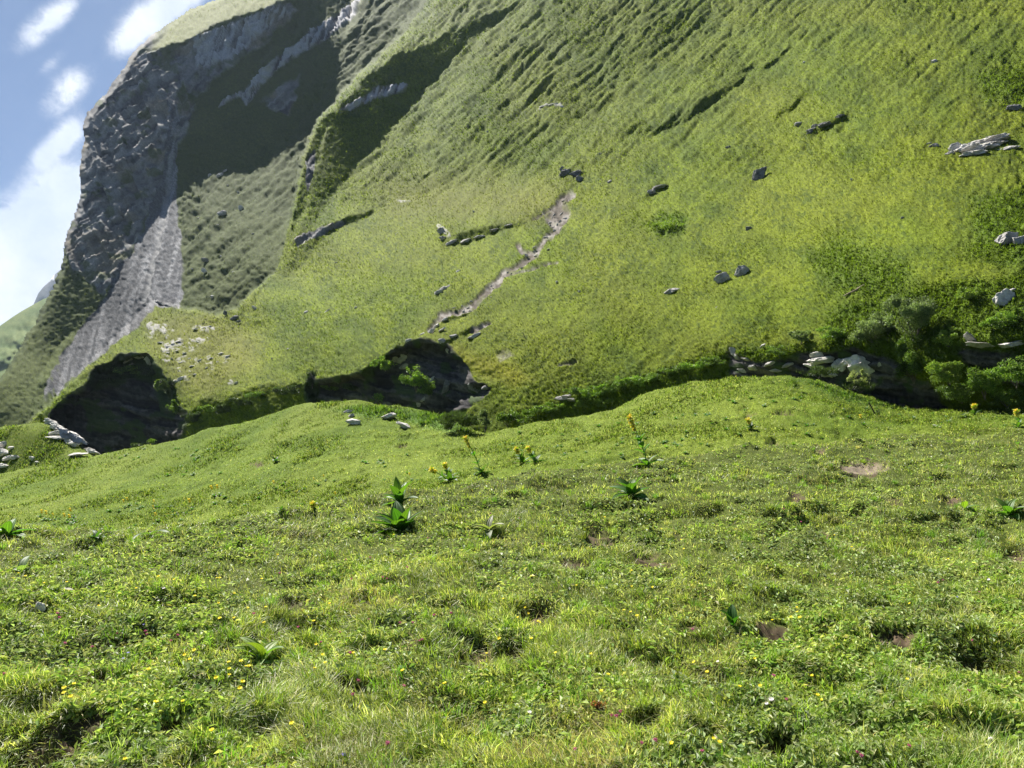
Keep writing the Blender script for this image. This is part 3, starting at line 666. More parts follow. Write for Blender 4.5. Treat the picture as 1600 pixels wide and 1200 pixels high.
def leaves(name, P, nrmv, length, width, col, mat=None, fold=.25, droop=.2):
    """small folded leaves: 4-vertex diamonds bent along the midrib (two triangles each)"""
    n = len(P); r = rg.normal(size=(n, 3)); a = np.cross(nrmv, r); a /= np.linalg.norm(a, axis=1, keepdims=True); b = np.cross(nrmv, a)
    L_ = length[:, None]; W_ = width[:, None]
    v0 = P; v1 = P + a * L_ * .5 + b * W_ * .5 + nrmv * W_ * fold; v2_ = P + a * L_ - nrmv * L_ * droop; v3_ = P + a * L_ * .5 - b * W_ * .5 + nrmv * W_ * fold
    VV = np.stack([v0, v1, v2_, v3_], 1).reshape(-1, 3); base = (np.arange(n) * 4)[:, None]
    F = (base[:, None, :] + np.array([[0, 1, 2], [0, 2, 3]])[None]).reshape(-1, 3)
    return mesh_obj(name, VV, F, mat or M_LEAF, {'col': np.repeat(col, 4, 0)}, smooth=False)
def pal(n, cols, w):
    c = np.array(cols)[rg.choice(len(cols), n, p=np.array(w) / sum(w))]
    return c * rg.uniform(.72, 1.3, (n, 1)) * (1 + rg.normal(0, .06, (n, 3)))
def sample_meadow(n, vmin_off, vmax, dmin, dmax, extra=0):
    """points spread evenly over the picture of the meadow (so denser near, sparser far)"""
    w = np.zeros_like(Vp); w[1:] = np.maximum(np.diff(-Vp, axis=0), 0.0)
    w = np.where(visible, w, 0) + .02 * np.abs(np.gradient(Vp, axis=0)).clip(0, 1); w = w * (DDm > dmin) * (DDm < dmax) * (Vp < vmax)
    w[:, (mu < -40) | (mu > 1640)] *= .22
    p = w.ravel() / w.sum(); k = rg.choice(H.size, n, p=p)
    i, j = np.divmod(k, H.shape[1])
    return ground_at(i + rg.uniform(-.5, .5, n).clip(-.5, .5) + .0, np.clip(j + rg.uniform(-.5, .5, n), 0, None))
# --- near grass
NB = 520000
P, Nw, dP, so, lu = sample_meadow(NB, 0, 1500, 1.3, 62)
gx = P @ Rv; gy = P @ Fv
typ = fbm2(gx / .8, gy / .9, 3, 201); typ2 = fbm2(gx / .35, gy / .35, 2, 202); hf = sstep(fbm2(gx / .55, gy / .55, 3, 203), -.2, .5)
keepb = (rg.uniform(size=NB) > so * .85) & ((typ > -.15) | (rg.uniform(size=NB) < .4))
P, Nw, dP, typ, typ2, hf, gx, gy = [a[keepb] for a in (P, Nw, dP, typ, typ2, hf, gx, gy)]
n = len(P); upv = Nw * .6 + Uv * .2 + np.array([0, 0, 1.0]) * .25; upv /= np.linalg.norm(upv, axis=1, keepdims=True)
hgt = (.022 + .055 * hf + .045 * rg.uniform(size=n) ** 3) * rg.uniform(.6, 1.25, n) * (1 + .012 * dP)
wid = np.maximum(.0042, .00058 * dP) * rg.uniform(.7, 1.4, n)
col = pal(n, [(.25, .33, .045), (.40, .45, .08), (.64, .66, .32), (.08, .13, .022), (.62, .56, .34)], [5, 4, 3, 3, 1.2])
col *= (1 + .35 * np.clip(typ2, -1, 1))[:, None]
strw = (sstep(fbm2(gx / 1.3, gy / 1.1, 3, 207), .22, .5) * (rg.uniform(size=n) < .45))[:, None]; col = col * (1 - strw) + np.array([.36, .31, .17]) * strw
flow = 4 * fbm2(gx / .6, gy / .6, 2, 209)
tag(blades('grass_turf', P, upv, hgt, wid, rg.uniform(.25, 1.25, n), np.clip(col, .01, .9), 2, yaw=flow + rg.normal(0, 1.0, n)), kind='stuff')
# tall tussocks
NT_ = 1000; P, Nw, dP, so, lu = sample_meadow(NT_, 0, 1400, 2.0, 24); ok = so < .3; P, Nw, dP = P[ok], Nw[ok], dP[ok]
cnt = 42; n = len(P) * cnt; rr = (.018 + .022 * rg.uniform(size=len(P)))
PB = np.repeat(P, cnt, 0) + (rg.normal(size=(n, 1)) * Rv + rg.normal(size=(n, 1)) * Fv) * np.repeat(rr, cnt)[:, None]
up2 = np.tile(Uv * .6 + np.array([0, 0, .4]), (n, 1)); up2 /= np.linalg.norm(up2, axis=1, keepdims=True)
hh = np.repeat(rg.uniform(.06, .125, len(P)), cnt) * rg.uniform(.6, 1.1, n)
cT = np.repeat(pal(len(P), [(.18, .32, .035), (.30, .42, .055), (.44, .48, .18)], [4, 3, 1]), cnt, 0) * rg.uniform(.8, 1.2, (n, 1))
tag(blades('grass_tussocks', PB, up2, hh, np.maximum(.0034, .0005 * np.repeat(dP, cnt)) * rg.uniform(.8, 1.2, n), rg.uniform(.1, 1.0, n), cT, 3), kind='stuff')
# low broad-leaved herbs
NL = 205000; P, Nw, dP, so, lu = sample_meadow(NL, 0, 1500, 1.3, 24)
gx = P @ Rv; gy = P @ Fv; typ = fbm2(gx / .8, gy / .9, 3, 201)
ok = (rg.uniform(size=NL) > so * 1.15) & ((typ < .12) | (rg.uniform(size=NL) < .22)); P, Nw, dP, gx, gy = P[ok], Nw[ok], dP[ok], gx[ok], gy[ok]; n = len(P)
nn = Nw + rg.normal(0, .42, (n, 3)); nn /= np.linalg.norm(nn, axis=1, keepdims=True)
lt = (sstep(fbm2(gx / .5, gy / .5, 2, 205), -.3, .4))[:, None]
c = pal(n, [(.24, .31, .12), (.40, .45, .24), (.10, .15, .04)], [3, 2, 2]) * (1 - lt) + pal(n, [(.36, .44, .14), (.22, .33, .07), (.54, .57, .22)], [3, 3, 1]) * lt
ln_ = rg.uniform(.012, .042, n) * (1 + .05 * dP)
tag(leaves('meadow_herbs', P + Nw * rg.uniform(.004, .04, (n, 1)), nn, ln_, ln_ * rg.uniform(.35, .6, n), np.clip(c, .01, .9), M_HERB if 'M_HERB' in globals() else None), kind='stuff')
# --- middle meadow: short turf, one small upright wisp per few pixels
NM = 170000; P, Nw, dP, so, lu = sample_meadow(NM, 0, 900, 23, 110); n = len(P)
gx = P @ Rv; gy = P @ Fv
c = pal(n, [(.11, .165, .022), (.16, .205, .035), (.05, .08, .014), (.25, .26, .09)], [5, 3, 3, 1.4])
c = c * (1 - .6 * lu[:, None]) + np.array([.075, .15, .028]) * .6 * lu[:, None]
upv = Uv * .6 + np.array([0, 0, .5]) + 0 * Nw
upv /= np.linalg.norm(upv, axis=1, keepdims=True)
sz = dP / FPX * rg.uniform(1.4, 4.0, n) * (.6 + .8 * sstep(fbm2(gx / 3, gy / 5, 3, 210), -.3, .5)) * (1 + .9 * lu)
tag(blades('middle_meadow_grass', P, upv, sz, sz * rg.uniform(.3, .6, n), rg.uniform(.2, 1.1, n), c, 1, M_WISP), kind='stuff')
# --- far slope: wisps and low clumps
gm = np.clip(grassy * (1 - scree) * (1 - dirt) * (1 - .8 * white), 0, 1) * keep
dens = gm * (.35 + .65 * patch + .6 * lush) * (U > -70) * (U < 1690) * (V < 745) * (1 - .5 * wM)
NH = 330000; p = dens.ravel() / dens.sum(); k = rg.choice(dens.size, NH, p=p); n = NH
P = Vtx[k] + (rg.uniform(-.8, .8, (n, 1)) * Rv + rg.uniform(-.8, .8, (n, 1)) * Uv) * (A.ravel()[k] * STEP)[:, None] * .6
nk = Nn.reshape(-1, 3)[k]; a_ = A.ravel()[k]; lk = lush.ravel()[k]; 
upv = nk * .5 + np.array([0, 0, .7]); upv /= np.linalg.norm(upv, axis=1, keepdims=True)
sz = a_ * rg.uniform(1.2, 3.4, n) * (1 + .8 * lk) * (1 - .35 * wM.ravel()[k])
c = alb.reshape(-1, 3)[k] * rg.uniform(.5, 1.6, (n, 1))
tag(blades('hillside_grass', P - upv * (a_ * .3)[:, None], upv, sz, sz * rg.uniform(.35, .8, n), rg.uniform(.1, 1.0, n), c, 1, M_WISP), kind='stuff')
# ------------------------------------------------------------------ distant hill and peak to the left
def backdrop(name, crest, vbot, dtop, dbot, cols, relief, seed):
    uu = np.arange(-160, 300, 2.0); tv = np.linspace(0, 1, 110); cv = np.interp(uu, *zip(*crest))
    Ub = np.tile(uu, (len(tv), 1)); Vb = cv[None] + (vbot - cv[None]) * tv[:, None]
    Db = 1 / ((1 / dtop) + (1 / dbot - 1 / dtop) * tv[:, None] ** .8) * np.ones_like(Ub)
    Db = Db * (1 + relief * (fbm2(Ub / 34, Vb / 20, 5, seed) + .35 * ridged2(Ub / 16, Vb / 24, 3, seed + 4)) * np.minimum(tv[:, None] * 6, 1))
    Pb = pt(Ub, Vb, Db)
    bk = pt(Ub[:1], Vb[:1] + 4, Db[:1] * 1.25); Pb = np.concatenate([bk, Pb], 0); Ub = np.concatenate([Ub[:1], Ub]); Vb = np.concatenate([Vb[:1], Vb])
    f = sstep(fbm2(Ub / 18, Vb / 9, 4, seed + 9), -.4, .4)[..., None]; cb = C3(cols[0]) * (1 - f) + C3(cols[1]) * f
    if len(cols) > 2: cb = mix(cb, sstep(fbm2(Ub / 10, Vb / 16, 3, seed + 12), .38, .44), cols[2])
    n0, n1_ = Ub.shape; ib = np.arange(n0 * n1_).reshape(n0, n1_)
    qb = np.stack([ib[:-1, :-1], ib[1:, :-1], ib[1:, 1:], ib[:-1, 1:]], -1).reshape(-1, 4)
    return tag(mesh_obj(name, Pb.reshape(-1, 3), qb, M_TER, {'albedo': cb.reshape(-1, 3), 'cell': np.full(n0 * n1_, dtop / FPX * 3)}), kind='structure')
backdrop('far_hill', [(-160,590),(-90,560),(-40,532),(0,509),(20,495),(34,486),(50,477),(68,467),(90,461),(140,458),(300,470)], 760, 900, 520, [(.12, .155, .05), (.08, .12, .035)], .035, 301)
backdrop('far_peak', [(-160,700),(0,620),(40,505),(53,474),(60,458),(68,448),(76,441),(84,430),(95,421),(120,405),(160,420),(300,560)], 760, 2600, 2100, [(.16, .16, .17), (.10, .11, .11), (.8, .8, .82)], .03, 331)

# ------------------------------------------------------------------ rocks
import bmesh
def _ico(sub):
    bm = bmesh.new(); bmesh.ops.create_icosphere(bm, subdivisions=sub, radius=1)
    v = np.array([q.co[:] for q in bm.verts]); f = np.array([[q.index for q in p.verts] for p in bm.faces]); bm.free(); return v, f
ICO = {3: _ico(3), 4: _ico(4), 5: _ico(5)}
def rock_shape(rr, sub, flat=.0, nz=.12, strat=0.0):
    v, f = ICO[sub]
    pl_ = rr.normal(size=(19, 3)); pl_ /= np.linalg.norm(pl_, axis=1, keepdims=True); c_ = rr.uniform(.55, .95, 19)
    d = v @ pl_.T; r = np.min(np.where(d > .08, c_ / np.maximum(d, .08), 9), 1); r = np.minimum(r, 1.25)
    p = v * r[:, None]; s = rr.uniform(0, 50)
    p = p * (1 + nz * vn3(p[:, 0] * 2.2 + s, p[:, 1] * 2.2, p[:, 2] * 2.2, 3) + nz * .6 * vn3(p[:, 0] * 6 + s, p[:, 1] * 6, p[:, 2] * 6, 4))[:, None]
    if strat:
        z = p[:, 2] + .25 * p[:, 0]; st = np.abs(((z * 4.5 + .4 * vn3(p[:, 0] * 2 + s, p[:, 1] * 2, p[:, 2], 5)) % 1) - .5) * 2
        p[:, :2] *= (1 + strat * (st - .5))[:, None]
    return p, f
def place_pieces(name, label, cat, pieces, mat, group=None, where='far', sub=4, strat=.0, nz=.12, seed=0, sink=.12):
    """pieces: (u, v, width px, height px, tilt deg) centres in the photograph, stood on the ground found there"""
    vs, fs, off = [], [], 0; org = None
    for k, pc in enumerate(pieces):
        u, v, w, h, tl = pc[:5]
        if where == 'far': c, a, nn_ = far(u, v + h * .3)
        else: c, d = med(u, v + h * .42); a = d / FPX; nn_ = Uv
        c = pt(np.array(u), np.array(v + h * .10), np.array(float(c @ Fv)))
        rr = np.random.default_rng(seed * 131 + k * 7 + int(u))
        p, f = rock_shape(rr, sub, nz=nz, strat=strat)
        tr = RAD(tl); X = Rv * cos(tr) + Uv * sin(tr); Z = -Rv * sin(tr) + Uv * cos(tr)
        ext = np.abs(p).max(0); dep = max(w, h) * (.55 if len(pc) < 6 else pc[5])
        p = p / ext
        q = (p[:, :1] * X * w / 2 + p[:, 2:] * Z * h / 2 * 1.12 + p[:, 1:2] * Fv * dep / 2) * a
        base = c + Fv * dep * a * .12
        if org is None: org = c - Uv * h * a * .45
        vs.append(base + q - org); fs.append(f)
    if len(pieces) == 1:
        o = mesh_obj(name, vs[0], fs[0], mat, smooth=False); o.location = tuple(org)
        return tag(o, label, cat, group)
    o = empty(name, org, label, cat, group)
    for v_, f_ in zip(vs, fs): mesh_obj('block', v_, f_, mat, smooth=False, parent=o)
    return o
B = place_pieces
B('boulder', 'dark grey rounded boulder alone high on the open slope', 'boulder', [(1187,272,29,20,18)], M_ROCKD, seed=1)
B('boulder', 'grey boulder left of its twin in the middle of the slope, leaning on it', 'boulder', [(1131,433,31,21,22),(1124,424,12,5,10)], M_ROCK, seed=2)
B('boulder', 'rounded light grey boulder, right one of the touching pair on the slope', 'boulder', [(1160,423,30,21,-8)], M_ROCK, seed=3)
B('rock_slab', 'thin brown rock slab lying in the slope left of the boulder pair', 'rock', [(1049,453,32,11,17)], M_ROCK, seed=4, strat=.08)
B('boulder', 'large grey boulder at the right edge half way up the slope', 'boulder', [(1573,374,40,25,10),(1592,376,32,22,-6)], M_ROCK, seed=5, sub=5)
B('rock_slab', 'big pale slanting slab bedded in bushes above the ravine at right', 'rock', [(1571,464,42,26,38,.4),(1578,456,34,18,20,.4)], M_ROCKW, seed=6, sub=5)
B('rock_outcrop', 'long pale layered outcrop on the upper right of the slope', 'rock outcrop', [(1494,229,28,24,35),(1485,239,22,11,20),(1512,231,42,18,22),(1535,227,72,18,18),(1550,218,78,15,10),(1562,212,50,9,5),(1528,238,54,13,12),(1577,232,46,11,10),(1545,225,62,10,16)], M_ROCKW, seed=7, sub=4, strat=.12, nz=.2)
B('rock', 'small dark rock just left of the long pale outcrop', 'rock', [(1462,227,20,8,14),(1452,224,10,4,0)], M_ROCK, seed=8)
B('stone', 'small whitish stone near the top right of the slope', 'stone', [(1461,95,12,7,28)], M_ROCKW, seed=9, sub=3)
B('stone', 'tiny white stone high on the slope above the dark hollow', 'stone', [(1257,97,6,4,10)], M_ROCKW, seed=10, sub=3)
B('boulder', 'dark rock at the right edge above the long outcrop', 'boulder', [(1586,167,24,13,20)], M_ROCKD, seed=11)
B('boulder', 'small dark brown boulder below the lone grey one', 'boulder', [(1170,356,11,8,10)], M_ROCKD, seed=12, sub=3)
B('rock', 'flat grey rock left of the dark hollow high on the slope', 'rock', [(1247,193,16,7,20)], M_ROCK, seed=13, sub=3)
B('rock_outcrop', 'dark craggy outcrop in the hollow high on the slope', 'rock outcrop', [(1268,203,22,9,16),(1288,194,26,9,24),(1310,181,26,7,20),(1275,196,14,9,30)], M_ROCKD, seed=14, nz=.25)
B('rock', 'little dark rock left of the hollow, above the lone grey boulder', 'rock', [(1138,230,11,5,12)], M_ROCKD, seed=15, sub=3)
B('rock_outcrop', 'grey outcrop sticking out above the large green clump', 'rock outcrop', [(1030,291,28,9,12),(1018,299,18,12,35)], M_ROCK, seed=16, nz=.22)
B('stone', 'small grey stone on the slope up right of the bare gully', 'stone', [(952,284,9,7,30)], M_ROCK, seed=17, sub=3)
B('rock_outcrop', 'dark crag right above the head of the bare gully', 'rock outcrop', [(884,268,24,14,20),(900,270,26,14,6),(908,279,18,10,-10),(878,262,10,10,40)], M_ROCKD, seed=18, nz=.25)
B('rock_outcrop', 'white rock patch left of the bare gully', 'rock outcrop', [(684,457,18,9,40),(694,450,22,7,25),(702,447,12,5,15)], M_ROCKW, seed=19, strat=.1)
B('stone', 'small white stone just above the white rock patch', 'stone', [(716,424,11,5,20),(711,434,6,4,10)], M_ROCKW, seed=20, sub=3)
B('rock_outcrop', 'row of dark stones and pale ledges at the upper left of the gully', 'rock outcrop', [(690,360,16,12,-20),(706,378,22,9,20),(728,376,20,8,15),(750,369,26,7,12),(775,358,22,6,14),(798,351,24,5,14),(692,372,12,10,10)], M_ROCK, seed=21, nz=.25)
B('rock_outcrop', 'pale strip of rock above the dark fold in the upper slope', 'rock outcrop', [(850,166,16,4,10),(866,162,18,5,5),(880,167,10,4,-12)], M_ROCKW, seed=22, sub=3)
B('stone', 'pale stone on the slope above the left gorge wall', 'stone', [(478,487,8,4,20)], M_ROCKW, seed=23, sub=3)
B('stone', 'thin white stone on the slope above the dark gorge bush', 'stone', [(512,485,14,4,28)], M_ROCKW, seed=24, sub=3)
B('stone', 'small white stone in the slope, level with the foot of the scree', 'stone', [(556,480,7,5,20)], M_ROCKW, seed=25, sub=3)
B('boulder', 'larger of two grey boulders below the shaded bowl', 'boulder', [(348,332,16,17,30)], M_ROCK, seed=26)
B('boulder', 'smaller pale boulder on the rough slope below the shaded bowl', 'boulder', [(376,325,10,10,40)], M_ROCKW, seed=27, sub=3)
B('rock_outcrop', 'slanting grey outcrop at the rim of the big mountain shadow', 'rock outcrop', [(342,275,18,8,45),(350,268,14,6,50),(328,274,8,7,50)], M_ROCK, seed=28)
B('rock', 'grey rock low on the rough slope right of the scree', 'rock', [(321,405,10,12,50)], M_ROCKD, seed=29, sub=3)
B('rock', 'pale rock under the grey one right of the scree', 'rock', [(319,422,7,10,50)], M_ROCKW, seed=30, sub=3)
B('stone', 'white stone at the foot of the rough slope right of the scree', 'stone', [(331,463,6,7,70)], M_ROCKW, seed=31, sub=3)
B('rock', 'dark rocks heaped where the slope meets the spotted meadow', 'rock', [(366,495,16,8,10),(352,488,9,9,30),(373,502,8,4,0)], M_ROCKD, seed=32)
B('stone', 'white stone beside the shaded notch above the spotted meadow', 'stone', [(397,480,6,10,60)], M_ROCKW, seed=33, sub=3)
B('rock_outcrop', 'dark rock cap on the tip of the grassy spur', 'rock outcrop', [(250,474,20,9,-38),(262,479,14,6,-30)], M_ROCKD, seed=34)
B('rock_outcrop', 'grey broken rocks hanging over the mouth of the left cave', 'rock outcrop', [(200,560,22,9,22),(218,556,26,8,6),(232,560,14,14,-30),(208,566,16,9,10)], M_ROCK, seed=35, nz=.25)
B('rock_outcrop', 'white ledge at the right rim of the left cave', 'rock outcrop', [(282,592,22,6,18),(274,596,8,6,0)], M_ROCKW, seed=36, sub=3)
B('boulder', 'whitish flat boulder on the grassy mound, left of three', 'boulder', [(553,658,30,9,-6),(544,642,16,6,0),(548,649,12,7,0)], M_ROCKW, where='med', seed=37)
B('boulder', 'whitish boulder at the edge of the lush hollow, middle of three', 'boulder', [(607,650,26,10,8)], M_ROCKW, where='med', seed=38)
B('boulder', 'slanting pale boulder on the mound nearest the dark bush', 'boulder', [(631,664,28,8,-24)], M_ROCKW, where='med', seed=39)
B('rock_slab', 'grey layered slab in the bushes of the middle gorge bank', 'rock', [(880,622,30,8,8),(895,624,22,6,-6),(888,618,24,5,4)], M_ROCK, seed=40, strat=.1)
B('rock_ledge', 'pale streaked ledges lit inside the right ravine', 'rock', [(1283,553,36,11,6),(1292,562,60,13,8),(1280,573,48,14,-14),(1303,582,44,14,-6),(1318,566,42,18,28),(1330,561,46,12,20)], M_ROCKW, seed=41, strat=.12, nz=.18)
B('boulder', 'big bluish pale boulder inside the right ravine', 'boulder', [(1352,572,60,32,-16)], M_ROCKW, seed=42, sub=5)
B('boulder', 'small grey boulder at the right end of the ravine ledges', 'boulder', [(1379,569,16,9,-20)], M_ROCK, seed=43, sub=3)
B('rock_ledge', 'grey brown ledges at the left end of the right ravine', 'rock', [(1205,567,28,9,14),(1180,574,24,8,-8),(1235,568,30,6,20),(1215,578,30,6,4),(1160,578,22,7,-20)], M_ROCK, seed=44, strat=.1)
B('rock_ledge', 'curved brown rock lip under turf left of the right ravine', 'rock', [(1146,548,12,16,50),(1152,558,20,6,-30),(1168,561,24,5,-4),(1192,540,14,5,30)], M_ROCK, seed=45, sub=3)
B('rock_slab', 'layered pinkish rock face in the left of the middle cave', 'rock', [(634,548,22,12,25),(630,560,26,12,28),(632,572,18,10,20),(618,560,16,18,60)], M_ROCK, seed=46, strat=.15)
B('boulder', 'rounded blue grey boulder in the middle cave', 'boulder', [(677,594,18,16,-10)], M_ROCK, seed=47)
B('boulder', 'tall dark boulder in the back of the middle cave', 'boulder', [(697,604,12,24,-20)], M_ROCKD, seed=48)
B('boulder', 'pale slanting boulder at the foot of the middle cave', 'boulder', [(665,622,20,8,35),(656,630,12,8,20)], M_ROCK, seed=49)
B('rock_ledge', 'dark jutting ledge under turf at the right side of the middle cave', 'rock', [(745,607,36,12,-18),(760,604,18,8,10)], M_ROCKD, seed=50)
B('rock_ledge', 'grey rock roof over the top of the middle cave', 'rock', [(690,532,22,10,-25),(708,525,16,6,15),(700,545,14,12,-45),(640,532,12,10,40)], M_ROCK, seed=51)
B('rock_slab', 'brown slab at the end of the dirt patch above the middle cave', 'rock', [(742,524,26,7,22)], M_ROCK, seed=52, sub=3)
B('rock_ledge', 'white broken ledges at the foot of the bare gully', 'rock', [(674,516,14,6,45),(682,508,16,6,40),(690,515,14,4,25),(660,522,10,4,30),(694,499,14,4,30)], M_ROCKW, seed=53)
B('rock_ledge', 'long brown overhanging rock above the dark bushes at far right', 'rock', [(1517,528,30,10,-38,.8),(1545,538,62,12,-4,.8),(1575,537,50,12,4,.8)], M_ROCK, seed=54, sub=5)
B('rock_outcrop', 'pale craggy outcrop at the brink left of the left cave', 'rock outcrop', [(80,660,26,12,-12),(90,668,40,12,-30),(102,676,44,12,-28),(118,684,40,12,-36),(96,684,50,7,-4),(140,704,30,9,-22),(120,710,34,6,4),(86,676,22,8,10),(112,692,30,8,-25)], M_ROCKW, where='med', seed=55, strat=.12, nz=.24)
B('rock_outcrop', 'stacked pale rocks at the left edge of the picture', 'rock outcrop', [(3,694,18,14,10),(4,706,24,12,-10),(10,716,24,9,10),(22,714,20,9,-8),(2,727,30,8,4),(-10,700,18,30,0)], M_ROCKW, where='med', seed=56, strat=.1, nz=.22)
B('stone', 'small pale stone in the grass between the two left outcrops', 'stone', [(50,716,14,7,-30),(57,722,8,4,0)], M_ROCKW, where='med', seed=57, sub=3)
B('stone', 'flat pale stone right of the rocks at the left edge', 'stone', [(19,699,14,4,0)], M_ROCKW, where='med', seed=58, sub=3)
B('stone', 'bright cream stone lying in the near grass at left', 'stone', [(62,947,20,14,-20)], mat_rock('cream_stone', (.8,.76,.68), (.62,.57,.49), 18), where='med', seed=59)
B('stone', 'small white stone half hidden in the near grass below the cream one', 'stone', [(52,979,13,5,0)], bpy.data.materials['cream_stone'], where='med', seed=60, sub=3)
B('stone', 'white sliver of stone in the near grass at lower right', 'stone', [(1491,1019,14,4,-20)], bpy.data.materials['cream_stone'], where='med', seed=61, sub=3)
rs = np.random.default_rng(99)
KP = [(236,510),(240,518),(252,516),(258,521),(262,541),(270,538),(278,533),(305,514),(318,512),(328,510),(310,534),(296,560),(282,566),(300,572),(312,563),(288,552),(330,560),(345,552),(268,560),(322,575),(305,585),(262,551),(276,548),(340,566),(355,557),(368,598),(250,535),(246,509)]
for (u, v) in KP:
    B('limestone_block', 'white limestone block among many in the grass above the left cave', 'rock', [(u, v, rs.uniform(5, 11), rs.uniform(2.2, 4), rs.uniform(0, 25))], M_ROCKW, group='limestone blocks dotting the meadow above the left cave', sub=3, seed=int(u))
for (u, v) in [(890,225),(1050,100),(762,205),(938,240),(1037,229),(1192,262),(655,430),(870,440),(905,455),(1062,165),(600,425),(525,410),(740,330),(1120,480),(1330,280),(1410,340),(1275,78),(560,395),(620,365),(450,545),(425,560),(340,352),(310,340),(395,365),(372,300),(355,290),(410,330),(365,425),(345,400),(300,420)]:
    B('scattered_stone', 'tiny stone lying loose among others on the grassy mountainside', 'stone', [(u, v, rs.uniform(3, 6), rs.uniform(2, 4), rs.uniform(0, 40))], M_ROCK if rs.uniform() < .5 else M_ROCKW, group='tiny loose stones strewn over the mountainside', sub=3, seed=int(u))

for k in range(34):
    t_ = rs.uniform(); gu = np.interp(t_, [0, .2, .35, .55, .75, 1], [885, 862, 838, 806, 770, 715]); gv = np.interp(t_, [0, .2, .35, .55, .75, 1], [318, 356, 396, 416, 452, 486])
    B('gully_stone', 'small grey brown stone lying loose in the bare gully', 'stone', [(gu + rs.normal() * 5, gv + rs.normal() * 4, rs.uniform(3, 8), rs.uniform(2, 4), rs.uniform(0, 40))], M_ROCK, group='loose stones in the bare gully', sub=3, seed=k)
# weathered plank on the slope
def tube(bmv, path, rad, sides=7):
    pass
def tube_mesh(paths, sides=7):
    """paths: list of (points (k,3), radii (k,)); capped tapering tubes joined in one mesh"""
    V_, F_, o = [], [], 0
    for pts, rad in paths:
        pts = np.asarray(pts, float); k = len(pts); t = np.gradient(pts, axis=0); t /= np.linalg.norm(t, axis=1, keepdims=True)
        a = np.cross(t, np.array([.31, .2, .93])); a /= np.linalg.norm(a, axis=1, keepdims=True); b = np.cross(t, a)
        ph = np.linspace(0, 2 * pi, sides, endpoint=False)
        ring = pts[:, None] + (a[:, None] * np.cos(ph)[None, :, None] + b[:, None] * np.sin(ph)[None, :, None]) * np.asarray(rad)[:, None, None]
        V_.append(ring.reshape(-1, 3)); V_.append(pts[-1:])
        for i in range(k - 1):
            for s_ in range(sides):
                q, w = i * sides + s_, i * sides + (s_ + 1) % sides
                F_.append([o + q, o + w, o + w + sides]); F_.append([o + q, o + w + sides, o + q + sides])
        for s_ in range(sides): F_.append([o + (k - 1) * sides + s_, o + (k - 1) * sides + (s_ + 1) % sides, o + k * sides])
        o += k * sides + 1
    return np.concatenate(V_), np.array(F_)
M_WOOD = mat_rock('weathered_wood', (.34,.28,.20), (.16,.12,.08), 6, 0)
M_BARK = mat_rock('grey_bark', (.14,.12,.10), (.05,.045,.04), 5, 0)
M_POST = mat_rock('dark_post_wood', (.06,.05,.045), (.02,.018,.016), 8, 0)
for (x0, y0, x1, y1, r_, lb, ct) in [(1319,464,1351,447,1.5,'pale weathered log lying on the slope above the bushes','log')]:
    a0, s0, _ = far(x0, y0); a1_, s1, _ = far(x1, y1)
    up_ = Uv * s0 * 1.5; tt_ = np.linspace(0, 1, 9)[:, None]
    pth = a0 * (1 - tt_) + a1_ * tt_ + up_ + .02 * np.sin(tt_ * 9) * Uv
    v_, f_ = tube_mesh([(pth - a0, np.linspace(r_ * .8, r_, 9) * s0)], 8)
    v2_, f2_ = tube_mesh([(np.array([pth[5] - a0, pth[5] - a0 + (Uv * .5 + Rv * .2) * s0 * 5, pth[5] - a0 + (Uv * .6 + Rv * .9) * s0 * 8]), np.array([.5, .4, .2]) * s0 * r_)], 6)
    o = mesh_obj('log', np.concatenate([v_, v2_]), np.concatenate([f_, f2_ + len(v_)]), M_WOOD); o.location = tuple(a0); tag(o, lb, ct)
# fence stakes
for (u, v, hpx, lean_, where, lb) in [(1367,646,20,16,'med','thick dark fence stake on the meadow brink below the pale bush'), (1151,594,12,14,'med','thin stake on the meadow brink left of the right ravine'),
        (820,527,9,10,'far','topmost stake of the line descending the slope right of the middle cave'), (839,553,8,10,'far','second stake down the line right of the middle cave'), (849,577,10,12,'far','lowest stake of the line right of the middle cave'),
        (1008,549,9,14,'far','lone stake on the lower slope above the bushy gorge bank'), (1530,442,13,15,'far','stake on the slope between the log and the big pale slab'), (1391,457,10,14,'far','stake just behind the grey willow bush')]:
    if where == 'med': c, d_ = med(u, v); s0 = d_ / FPX
    else: c, s0, _ = far(u, v)
    zz = np.array([0, 0, 1.0]) * .9 - Rv * math.tan(RAD(lean_)) * .9
    hm_ = hpx * s0
    pth = np.array([-zz * .15 * hm_, zz * .35 * hm_, zz * .7 * hm_ + Rv * .006, zz * hm_]); r0 = (1.0 if hpx > 15 else .55) * s0
    v_, f_ = tube_mesh([(pth, np.array([1, 1, .92, .85]) * r0), (np.array([zz * .8 * hm_ - Rv * r0 * 1.2, zz * .8 * hm_ + Rv * r0 * 1.6]), np.array([.3, .3]) * r0)], 8)
    o = mesh_obj('fence_post', v_, f_, M_POST, smooth=False); o.location = tuple(c); tag(o, lb, 'post', 'stakes of the pasture fence')

